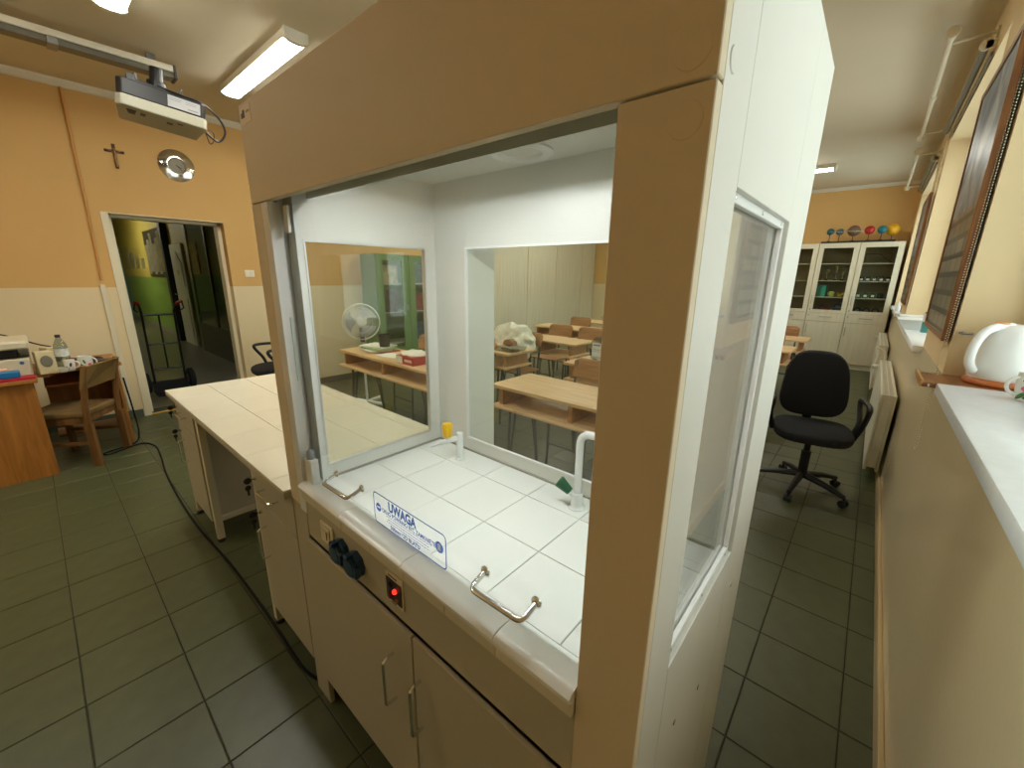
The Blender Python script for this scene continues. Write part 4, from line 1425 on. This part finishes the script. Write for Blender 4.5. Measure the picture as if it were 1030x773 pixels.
# ------------------------------------------------------------------ glass-fronted cabinets on the back wall
cabm = mat('pale_oak', (206, 198, 172), .45, var=.05, scale=3, stretch=(12, 12, .5))
dk = mat('cabinet_inside', (150, 138, 112), .6)
glc = glass('cabinet_glass', (240, 244, 240), 1.4)
CYF, CYBk = 9.17, 9.63
units = [(-.315, .232, 'pale glass-fronted cabinet nearest the windows'), (-.872, -.318, 'pale glass-fronted cabinet with trophies, second from the windows'),
         (-1.43, -.875, 'pale glass-fronted cabinet mostly hidden by the hood'), (-1.99, -1.433, 'pale glass-fronted cabinet farthest from the windows')]
SH = [.97, 1.22, 1.50, 1.79]
for (x0, x1, lb_) in units:
    t = thing('display_cabinet', lb_, 'cabinet', ((x0 + x1) / 2, 9.4, 0), 0, 'cabinets along the back wall')
    P('carcass', B(x0, x0 + .018, CYF + .02, CYBk, 0, 2.12).box(x1 - .018, x1, CYF + .02, CYBk, 0, 2.12).box(x0 + .018, x1 - .018, CYF + .02, CYBk, 2.10, 2.12)
      .box(x0 + .018, x1 - .018, CYF + .02, CYBk, 0, .08).box(x0 + .018, x1 - .018, CYF + .02, CYBk, .80, .95), cabm, t)
    P('back', B(x0 + .018, x1 - .018, CYBk - .01, CYBk, .95, 2.10), dk, t)
    for z_ in SH[1:]:
        P('shelf', B(x0 + .019, x1 - .019, CYF + .05, CYBk - .011, z_ - .012, z_), cabm, t)
    d = MB()
    st_ = .075
    d.box(x0 + .002, x0 + st_, CYF, CYF + .019, .95, 2.115).box(x1 - st_, x1 - .002, CYF, CYF + .019, .95, 2.115)
    d.box(x0 + st_, x1 - st_, CYF, CYF + .019, 2.04, 2.115).box(x0 + st_, x1 - st_, CYF, CYF + .019, .95, 1.0)
    d = P('glass_door', d, cabm, t)
    P('pane', B(x0 + st_, x1 - st_, CYF + .008, CYF + .011, 1.0, 2.04), glc, d)
    hx = x0 + .035
    P('handle', MB().tube(bow((hx, CYF, 1.10), (hx, CYF, 1.24), (0, -.03, 0)), .005, 6), steel, d, True)
    P('lock', MB().cyl((hx, CYF, 1.0), (hx, CYF - .006, 1.0), .009, n=10), black, d)
    dr = P('drawer', B(x0 + .002, x1 - .002, CYF, CYF + .019, .80, .945, bev=.002), cabm, t)
    P('handle', MB().tube(bow(((x0 + x1) / 2 - .08, CYF, .88), ((x0 + x1) / 2 + .08, CYF, .88), (0, -.025, 0)), .005, 6), steel, dr, True)
    P('lock', MB().cyl((hx, CYF, .90), (hx, CYF - .006, .90), .008, n=10), black, dr)
    do = P('door', B(x0 + .002, x1 - .002, CYF, CYF + .019, .085, .795, bev=.002), cabm, t)
    P('handle', MB().tube(bow((hx, CYF, .58), (hx, CYF, .72), (0, -.03, 0)), .005, 6), steel, do, True)


def S(i):
    return SH[i - 1] + .0005 if i > 1 else .951


def trophy(x, z_, h, label):
    t = thing('trophy', label, 'trophy', (x, 9.36, z_), 0, 'trophies in the cabinet')
    L('base', MB().box(-.022, .022, -.022, .022, 0, .03, bev=.002), mat('trophy_base', (40, 34, 30), .4), t)
    L('cup', MB().lathe([(0, .03), (.006, .031), (.005, h * .55), (.02, h * .7), (.03, h), (.027, h), (.016, h * .72), (0, h * .66)], (0, 0, 0), 16),
      mat('trophy_gold', (196, 176, 110), .25, .8), t, True)


trophy(-.70, S(3), .19, 'gold trophy cup, leftmost on the shelf')
trophy(-.575, S(3), .24, 'tall dark trophy in the middle of the shelf')
trophy(-.48, S(3), .16, 'small trophy right of the tall one')
solo('brown_vase', MB().lathe([(0, 0), (.03, 0), (.045, .05), (.03, .1), (.036, .12), (.03, .12), (0, .1)], (-.80, 9.36, S(3)), 18), mat('vase_brown', (110, 70, 40), .4), 'brown vase left of the trophies', 'vase', None, True)
solo('teal_binder', B(-.80, -.74, 9.28, 9.5, S(2), S(2) + .2), mat('teal', (30, 120, 110), .5), 'teal binder on the second shelf, darker one at left', 'binder', 'teal binders')
solo('teal_binder', B(-.735, -.67, 9.28, 9.5, S(2), S(2) + .19), mat('teal2', (40, 160, 136), .5), 'bright teal binder on the second shelf', 'binder', 'teal binders')
solo('flower_model', MB().sphere((-.585, 9.35, S(2) + .05), .05, (1, .6, 1), 14, 10), mat('model_yellow', (196, 196, 96), .5, var=.3, scale=30), 'yellowish round model beside the teal binders', 'model', None, True)
solo('molecule_model', MB().sphere((-.46, 9.35, S(2) + .03), .03).sphere((-.42, 9.36, S(2) + .055), .022).sphere((-.49, 9.36, S(2) + .06), .02), mat('molecule_yellow', (206, 176, 40), .4),
     'yellow ball molecule model on the second shelf', 'model', None, True)
solo('reddish_model', MB().sphere((-.67, 9.36, S(1) + .06), .06, (1.2, 1, 1)).sphere((-.61, 9.37, S(1) + .05), .05), mat('model_red', (90, 50, 50), .5, var=.5, scale=30), 'dark reddish ball model on the bottom shelf', 'model', None, True)
solo('blue_globe', MB().sphere((-.45, 9.37, S(1) + .08), .08, (1, 1, 1)), mat('globe_blue', (34, 58, 84), .4, var=.3, scale=10), 'dark blue ball on the bottom shelf beside the door frame', 'ball', None, True)
for k in range(5):
    x = -.215 + k * .085
    solo('labelled_jar', MB().lathe([(0, 0), (.032, 0), (.034, .05), (.03, .07), (0, .075)], (x, 9.30, S(3)), 14), mat('jar_black', (36, 34, 34), .4),
         'small dark jar on the third shelf, %s from the left' % ('first', 'second', 'third', 'fourth', 'fifth')[k], 'jar', 'jars with white tags', True)
    solo('jar_tag', B(x - .022, x + .022, 9.262, 9.2645, S(3) + .012, S(3) + .04), pm[0], 'white tag on the %s small dark jar' % ('first', 'second', 'third', 'fourth', 'fifth')[k], 'tag', 'white tags of the jars')
for k in range(4):
    x = -.21 + k * .095
    solo('green_carton', B(x - .04, x + .04, 9.28, 9.42, S(2), S(2) + .085), mat('carton_green', (64, 86, 56), .6) if k < 3 else black,
         ('green box with white tag on the second shelf, first from left', 'green box with white tag on the second shelf, second from left',
          'green box with white tag on the second shelf, third from left', 'black box at the right end of the second shelf')[k], 'box', 'boxes with white tags')
    if k < 3:
        solo('box_tag', B(x - .02, x + .02, 9.277, 9.2795, S(2) + .02, S(2) + .055), pm[0], 'white tag on the %s green box' % ('first', 'second', 'third')[k], 'tag', 'white tags of the boxes')
for k in range(3):
    x = -.18 + k * .12
    solo('coil_apparatus', MB().lathe([(.03, -.012), (.055, -.012), (.055, .012), (.03, .012), (.03, -.012)], (x, 9.36, S(1) + .0555), 18, axis=(0, 1, 0)),
         mat('coil_dark', (56, 56, 52), .5), 'dark ring-shaped apparatus on the bottom shelf, %s' % ('left', 'middle', 'right')[k], 'apparatus', 'ring apparatus', True)
solo('wire_rack', MB().tube([(-.22, 9.36, S(4)), (-.22, 9.36, S(4) + .15), (.1, 9.36, S(4) + .15), (.1, 9.36, S(4))], .006, 6).tube([(-.05, 9.36, S(4) + .14), (.12, 9.36, S(4) + .02)], .006, 6),
     mat('rack_red', (110, 66, 52), .5), 'thin reddish rack on the top shelf', 'rack', None, True)
# planet models on a dark plank
solo('dark_plank', B(-.87, .10, 9.24, 9.36, 2.121, 2.155, bev=.003), mat('plank_dark', (36, 30, 28), .5), 'dark plank on top of the cabinets under the planet models', 'plank')
for (x, r, col, lb_) in ((-.766, .055, (40, 84, 90), 'small teal planet model, leftmost on the plank'), (-.64, .055, (80, 110, 120), 'blue-grey planet model, second from left'),
                         (-.45, .088, (110, 84, 66), 'large brown ringed planet model'), (-.247, .068, (176, 40, 30), 'red planet model on the plank'),
                         (-.09, .062, (24, 110, 120), 'blue-green planet model next to the yellow one'), (.04, .09, (216, 160, 20), 'large yellow sun model at the right end of the plank')):
    t = thing('planet_model', lb_, 'planet model', (x, 9.3 + (.06 if x in (-.64, .04) else -.03), 2.155), 0, 'planet models')
    zc = .16
    L('ball', MB().sphere((0, 0, zc), r, u=20, v=12), mat('planet_%d' % int(x * -1000), col, .35, var=.25, scale=12), t, True)
    L('stand', MB().cyl((0, 0, 0), (0, 0, zc - r + .004), .005, n=8).cyl((0, 0, 0), (0, 0, .008), .025, n=14), blackm, t)
    if x in (-.45, -.64):
        L('ring', MB().lathe([(r * 1.15, -.003), (r * 1.55, -.003), (r * 1.55, .003), (r * 1.15, .003), (r * 1.15, -.003)], (0, 0, zc), 28, axis=(.05, -.15, 1)), mat('planet_ring', (196, 190, 170), .4), t)


# ------------------------------------------------------------------ office chairs
def office_chair(label, loc, rz, arms=True, back=True):
    t = thing('office_chair', label, 'chair', loc, rz, 'black office chairs')
    # local +y is the sitter's front
    sup = [(math.copysign(abs(math.cos(q)) ** .6, math.cos(q)) * .235, .01 + math.copysign(abs(math.sin(q)) ** .6, math.sin(q)) * .22)
           for q in [2 * PI * k / 32 for k in range(32)]]
    s = MB().prism(sup, 'z', .43, .50, .028)
    for v in s.bm.verts:
        v.co.z -= .02 * max(0, v.co.y / .23) ** 2
    L('seat', s, fabric_b, t, True)
    sup = []
    for k in range(40):
        q = 2 * PI * k / 40
        cz = math.copysign(abs(math.sin(q)) ** .62, math.sin(q))
        cx_ = math.copysign(abs(math.cos(q)) ** .62, math.cos(q))
        sup.append((cx_ * (.205 - .022 * cz), .245 + .245 * cz))
    b = MB().prism(sup, 'y', -.035, .035, .024)
    for v in b.bm.verts:
        v.co.y += -.25 + .045 * (v.co.x / .2) ** 2 - .07 * (v.co.z / .49)
        v.co.z += .50
    L('backrest', b, fabric_b, t, True)
    L('back_bar', MB().box(-.03, .03, -.33, -.312, .40, .75, bev=.004).box(-.03, .03, -.33, -.05, .40, .415, bev=.003), black, t)
    L('gas_column', MB().cyl((0, 0, .10), (0, 0, .30), .03, n=16).cyl((0, 0, .30), (0, 0, .43), .02, n=16).box(-.09, .09, -.1, .1, .415, .432), black, t)
    for k in range(5):
        a = 2 * PI * k / 5 + R(72)
        c_, s_ = math.cos(a), math.sin(a)
        lg = L('base_leg', MB().tube([(.02 * c_, .02 * s_, .115), (.16 * c_, .16 * s_, .10), (.29 * c_, .29 * s_, .07)], [.026, .021, .015], 8), black, t, True)
        q = Vector((.29 * c_, .29 * s_, 0))
        side = Vector((-s_, c_, 0))
        cs = MB()
        for sg_ in (-1, 1):
            p = q + side * (.014 * sg_)
            cs.cyl(p + side * -.008 + Vector((0, 0, .025)), p + side * .008 + Vector((0, 0, .025)), .025, n=14)
        cs.cyl(q + Vector((0, 0, .03)), q + Vector((0, 0, .07)), .008, n=8)
        L('caster', cs, black, lg)
    if arms:
        for sx in (-1, 1):
            x = sx * .265
            loop = smooth_path([(x * .9, .02, .44), (x, .05, .55), (x, .12, .66), (x, .11, .70), (x, -.02, .705), (x, -.14, .69), (x, -.13, .64), (x, -.06, .54), (x * .9, -.06, .44)], 6)
            L('armrest', MB().tube(loop, .016, 8), black, t, True)
    return t


office_chair('black fabric office chair on casters facing the camera in the window aisle', (-.17, 3.50, 0), R(191))
office_chair('black office chair with loop armrests beside the doorway wall', (-4.93, 1.66, 0), R(176))

# ------------------------------------------------------------------ window side
radm = mat('radiator_white', (222, 218, 200), .4)


def radiator(y0, y1, label):
    t = thing('radiator', label, 'radiator', (.22, (y0 + y1) / 2, .10), 0, 'radiators under the windows')
    x0, x1, z0, z1 = .168, .258, .10, .70
    P('front_plate', B(x0, x0 + .02, y0, y1, z0, z1, bev=.006), radm, t)
    P('rear_plate', B(x1 - .02, x1, y0, y1, z0, z1, bev=.006), radm, t)
    P('end_cover', B(x0 + .02, x1 - .02, y0, y0 + .012, z0 + .03, z1), radm, t)
    P('end_cover', B(x0 + .02, x1 - .02, y1 - .012, y1, z0 + .03, z1), radm, t)
    n = int((y1 - y0) / .028)
    for k in range(n):
        y = y0 + .02 + k * .028
        P('grille_bar', B(x0 + .02, x1 - .02, y, y + .012, z1 - .012, z1 - .002), radm, t)
    P('grille_bar', B(x0 + .042, x0 + .047, y0 + .012, y1 - .012, z1 - .010, z1), radm, t)
    P('convector', B(x0 + .03, x1 - .03, y0 + .03, y1 - .03, z0 + .04, z1 - .05), mat('rad_inner', (110, 104, 88), .6), t)
    P('plug', MB().cyl((.213, y0, z1 - .06), (.213, y0 - .012, z1 - .06), .014, n=12), radm, t)
    P('valve', MB().cyl((.213, y1 - .001, .62), (.213, y1 + .07, .62), .012).cyl((.213, y1 + .05, .62), (.12, y1 + .05, .62), .022, n=14), radm, t, True)
    return t


radiator(3.95, 5.75, 'white panel radiator with top grille under the middle window')
radiator(7.1, 8.9, 'white panel radiator under the far window near the cabinets')
solo('radiator_pipe', MB().tube(smooth_path([(.22, 6.05, .12), (.22, 6.05, .62), (.20, 6.05, .74), (.14, 6.05, .78), (.11, 6.05, .78)], 6), .012, 8), radm,
     'white heating pipe with a bend beyond the near radiator', 'pipe', None, True)
# framed pictures on the piers
def collage(name):
    m = bpy.data.materials.new(name)
    m.use_nodes = True
    nt = m.node_tree
    b = nt.nodes['Principled BSDF']
    b.inputs['Roughness'].default_value = .3
    b.inputs['Specular IOR Level'].default_value = .25
    tc = nt.nodes.new('ShaderNodeTexCoord')
    sp_ = nt.nodes.new('ShaderNodeSeparateXYZ')
    nt.links.new(tc.outputs['Generated'], sp_.inputs[0])
    cb_ = nt.nodes.new('ShaderNodeCombineXYZ')
    nt.links.new(sp_.outputs['Y'], cb_.inputs['X'])
    nt.links.new(sp_.outputs['Z'], cb_.inputs['Y'])
    br = nt.nodes.new('ShaderNodeTexBrick')
    br.offset = .3
    br.inputs['Color1'].default_value = lin((150, 142, 120))
    br.inputs['Color2'].default_value = lin((96, 92, 84))
    br.inputs['Mortar'].default_value = lin((52, 46, 42))
    br.inputs['Scale'].default_value = 1.0
    br.inputs['Brick Width'].default_value = .24
    br.inputs['Row Height'].default_value = .075
    br.inputs['Mortar Size'].default_value = .012
    nt.links.new(cb_.outputs[0], br.inputs['Vector'])
    no = nt.nodes.new('ShaderNodeTexNoise')
    no.inputs['Scale'].default_value = 4
    no.inputs['Detail'].default_value = 3
    no.inputs['Distortion'].default_value = 1.2
    nt.links.new(cb_.outputs[0], no.inputs['Vector'])
    cr_ = nt.nodes.new('ShaderNodeValToRGB')
    cr_.color_ramp.elements[0].position = .35
    cr_.color_ramp.elements[0].color = lin((54, 70, 104))
    cr_.color_ramp.elements[1].position = .68
    cr_.color_ramp.elements[1].color = lin((176, 186, 190))
    e = cr_.color_ramp.elements.new(.5)
    e.color = lin((110, 126, 142))
    nt.links.new(no.outputs['Fac'], cr_.inputs[0])
    gt = nt.nodes.new('ShaderNodeMath')
    gt.operation = 'GREATER_THAN'
    gt.inputs[1].default_value = .48
    nt.links.new(sp_.outputs['Z'], gt.inputs[0])
    mx = nt.nodes.new('ShaderNodeMix')
    mx.data_type = 'RGBA'
    nt.links.new(gt.outputs[0], mx.inputs['Factor'])
    nt.links.new(br.outputs['Color'], mx.inputs['A'])
    nt.links.new(cr_.outputs[0], mx.inputs['B'])
    nt.links.new(mx.outputs['Result'], b.inputs['Base Color'])
    return m


coll = collage('collage_print')
frw = wood('frame_oak', (120, 74, 30), (152, 98, 44), .35, 4, (10, 10, 1))


def picture(y0, y1, z0, z1, lean, label):
    t = thing('framed_picture', label, 'picture', (.262, y0, z0), 0, 'framed collages between the windows')
    w, h = y1 - y0, z1 - z0
    f = .03
    rm = Matrix.Rotation(-lean, 4, 'Y')
    for a in ((0, f, 0, h), (w - f, w, 0, h), (f, w - f, 0, f), (f, w - f, h - f, h)):
        L('frame', MB().box(-.012, .012, a[0], a[1], a[2], a[3], bev=.003).xf(rm), frw, t)
    me = MB().box(-.006, .004, f, w - f, f, h - f)
    o = L('print', me, coll, t)
    o.rotation_euler = (0, -lean, 0)
    return t


picture(2.53, 3.40, 1.256, 2.43, math.atan2(.014, 1.155), 'large brown-framed collage picture on the pier nearest the camera')
picture(6.02, 6.85, 1.26, 2.36, math.atan2(.014, 1.1), 'brown-framed picture on the pier farther along the window wall')

# curtain rods and blind
rodm = mat('rod_cream', (222, 212, 186), .35)


def rod(y0, y1, x, z, label):
    t = thing('curtain_rod', label, 'curtain rod', (x, (y0 + y1) / 2, z), 0, 'curtain rods above the windows')
    P('pole', MB().cyl((x, y0, z), (x, y1, z), .014, n=14), rodm, t, True)
    P('sleeve', MB().cyl((x, (y0 + y1) / 2 - .08, z), (x, (y0 + y1) / 2 + .02, z), .021, n=14), rodm, t, True)
    for (yy, s) in ((y0, -1), (y1, 1)):
        P('finial', MB().lathe([(0, 0), (.018, 0), (.022, .02), (.016, .04), (.024, .07), (.034, .095), (.03, .10), (0, .1)], (x, yy, z), 18, axis=(0, s, 0)), rodm, t, True)
        P('bracket', MB().tube([(x, yy - s * .06, z), (x, yy - s * .06, z - .005), (WX0, yy - s * .06, z + .0)], .009, 8)
          .cyl((WX0 - .012, yy - s * .06, z), (WX0, yy - s * .06, z), .03, n=16), rodm, t, True)
    return t


rod(3.95, 6.2, .075, 2.93, 'cream curtain rod above the middle window')
rod(6.75, 9.0, .085, 2.88, 'cream curtain rod above the far window')
for (y0, y1, lb_) in ((3.95, 5.85, 'grey roller blind tube above the middle window'), (6.97, 9.15, 'grey roller blind tube above the far window')):
    t = thing('roller_blind', lb_, 'blind', (.25, (y0 + y1) / 2, 2.80), 0, 'roller blinds')
    P('tube', MB().cyl((.235, y0, 2.85), (.235, y1, 2.85), .021, n=18), mat('blind_grey', (120, 112, 92), .6), t, True)
    P('bottom_bar', B(.262, .272, y0 + .01, y1 - .01, 2.79, 2.815, bev=.003), mat('blind_bar', (96, 88, 70), .5), t)
    P('bracket', MB().lathe([(0, 0), (.03, 0), (.03, .012), (.02, .016), (0, .016)], (.235, y0 - .012, 2.85), 18, axis=(0, 1, 0)).box(.235, WX0, y0 - .012, y0, 2.83, 2.87), rodm, t)
solo('blind_cord', MB().tube([(.255, 5.85, 2.78), (.262, 5.85, 1.9), (.262, 5.85, 1.25)], .0025, 5), mat('cord_beige', (190, 160, 116), .7), 'thin beige cord hanging at the middle window', 'cord')

# bead chain of the near blind
bead_m = mat('bead_cream', (226, 216, 186), .4)
pth = [(.262, 2.575, z_ / 100) for z_ in range(275, 96, -1)]
ch_ = MB()
path = []
for k in range(186):
    path.append((.262, 2.523, 2.75 - k * .0105))
zb = path[-1][2]
for k in range(1, 8):
    a = PI * k / 8
    path.append((.262, 2.523 - .035 + .035 * math.cos(a), zb - .035 * math.sin(a)))
for k in range(186):
    path.append((.262, 2.453, zb + k * .0105))
bt_ = bmesh.new()
bmesh.ops.create_icosphere(bt_, subdivisions=1, radius=.0026)
bme = bpy.data.meshes.new('bead')
bt_.to_mesh(bme)
bt_.free()
for p in path:
    n0 = len(ch_.bm.verts)
    ch_.bm.from_mesh(bme)
    ch_.bm.verts.ensure_lookup_table()
    for v in ch_.bm.verts[n0:]:
        v.co += Vector(p)
bpy.data.meshes.remove(bme)
bc = solo('bead_chain', ch_, bead_m, 'cream bead chain loop hanging beside the near picture', 'chain', None, True)

# brown tray, kettle and mug on the near sill
ST = WZ0 + .022
tray = thing('serving_tray', 'brown tray under the kettle at the end of the white sill', 'tray', (.35, 2.35, ST))
tm_ = wood('tray_brown', (122, 78, 44), (160, 108, 66), .3, 3, (10, 1, 10))
P('base', B(.205, .50, 2.245, 2.495, ST - .022, ST - .002, bev=.002), tm_, tray)
P('rim', B(.198, .206, 2.243, 2.497, ST - .022, ST + .010, bev=.002), mat('tray_rim', (196, 150, 90), .3), tray)
for k in range(36):
    x = .205 + k * .008
    if k % 2 == 0:
        P('edge_bead', B(x, x + .005, 2.2405, 2.2455, ST - .019, ST - .008), pm[0] if k % 4 else mat('bead_red', (150, 70, 60), .5), tray)
kx, ky, kz = .425, 2.38, ST - .0015
ket = thing('electric_kettle', 'white electric kettle with copper-coloured base ring on the sill', 'kettle', (kx, ky, kz))
kw = mat('kettle_white', (238, 238, 234), .22)
P('base_ring', MB().lathe([(0, 0), (.098, 0), (.104, .008), (.103, .018), (.096, .026), (0, .026)], (kx, ky, kz), 36), mat('copper_plastic', (196, 112, 60), .3), ket, True)
P('body', MB().lathe([(0, .0265), (.094, .0265), (.098, .04), (.096, .09), (.088, .15), (.078, .195), (.07, .215), (.05, .228), (0, .233)], (kx, ky, kz), 40), kw, ket, True)
hd = Vector((-.72, -.55, 0)).normalized()
c0 = Vector((kx, ky, kz))
hp = [c0 + Vector((0, 0, .222)) + hd * .02, c0 + hd * .07 + Vector((0, 0, .222)), c0 + hd * .115 + Vector((0, 0, .195)), c0 + hd * .135 + Vector((0, 0, .14)), c0 + hd * .135 + Vector((0, 0, .09)), c0 + hd * .118 + Vector((0, 0, .06))]
P('handle', MB().tube(smooth_path(hp, 6), .015, 12).sphere(c0 + hd * .116 + Vector((0, 0, .058)), .0155, u=12, v=8), kw, ket, True)
P('lid_button', MB().lathe([(0, 0), (.016, 0), (.014, .005), (0, .007)], c0 + hd * .058 + Vector((0, 0, .234)), 18, sx=1.3), mat('button_orange', (226, 150, 84), .35), ket, True)
P('spout', MB().prism([(-.02, .17), (.02, .17), (.014, .222), (-.014, .222)], 'y', -.02, .03, .006).xf(Matrix.Translation(c0 - hd * .085) @ Matrix.Rotation(math.atan2(-hd.y, -hd.x) - PI / 2, 4, 'Z')), kw, ket)
mug(.452, 2.105, ST, .042, .095, 'white mug with pink flowers on the near window sill', (-.9, -.25),
    [(R(-118), .045, .014, 'pink'), (R(-95), .06, .012, 'pink'), (R(-140), .02, .012, 'green'), (R(-100), .018, .014, 'green'), (R(-128), .075, .009, 'green')])
solo('window_handle', MB().cyl((.30, 2.499, 1.30), (.30, 2.46, 1.30), .007, n=10).cyl((.30, 2.462, 1.30), (.33, 2.462, 1.30), .005, n=8), steel,
     'small metal hook on the window reveal beside the kettle', 'hook', None, True)

# things on the middle sill
sp2 = thing('soap_bottle', 'pump bottle with blue-green soap on the middle sill', 'bottle', (.36, 4.5, ST))
P('body', MB().lathe([(0, 0), (.04, 0), (.042, .01), (.042, .13), (.035, .155), (.015, .165), (.015, .175)], (.36, 4.5, ST), 20), mat('soap_teal', (66, 140, 140), .2), sp2, True)
P('label', MB().lathe([(.0425, .08), (.043, .08), (.043, .145), (.0425, .145)], (.36, 4.5, ST), 20), mat('soap_label', (206, 206, 206), .4, var=.3, scale=30), sp2)
P('pump', MB().cyl((.36, 4.5, ST + .175), (.36, 4.5, ST + .20), .017, n=14).cyl((.36, 4.5, ST + .2), (.36, 4.5, ST + .235), .006, n=8)
  .box(.345, .43, 4.49, 4.51, ST + .232, ST + .252, bev=.004), black, sp2)
tw = thing('white_tub', 'translucent white plastic tub at the edge of the middle sill', 'tub', (.27, 4.6, ST))
tubw = mat('tub_white', (226, 230, 228), .3)
P('tub', MB().prism([(.235, ST), (.34, ST), (.355, ST + .075), (.19, ST + .075)], 'y', 4.62, 4.95).box(.185, .36, 4.61, 4.96, ST + .0752, ST + .081), tubw, tw)
solo('white_dish', MB().prism([(.235, ST), (.35, ST), (.375, ST + .08), (.21, ST + .08)], 'y', 5.1, 5.4), tubw, 'white tapered dish further along the middle sill', 'dish')
solo('small_flask', MB().lathe([(0, 0), (.028, 0), (.03, .05), (.012, .09), (.012, .13), (0, .132)], (.26, 7.4, ST), 16), tubw, 'small white flask on the far sill', 'flask', None, True)
solo('brown_flask', MB().lathe([(0, 0), (.025, 0), (.025, .08), (.012, .1), (.012, .12), (0, .122)], (.31, 7.3, ST), 16), mat('flask_brown', (110, 50, 40), .3), 'small reddish-brown flask on the far sill', 'flask', None, True)
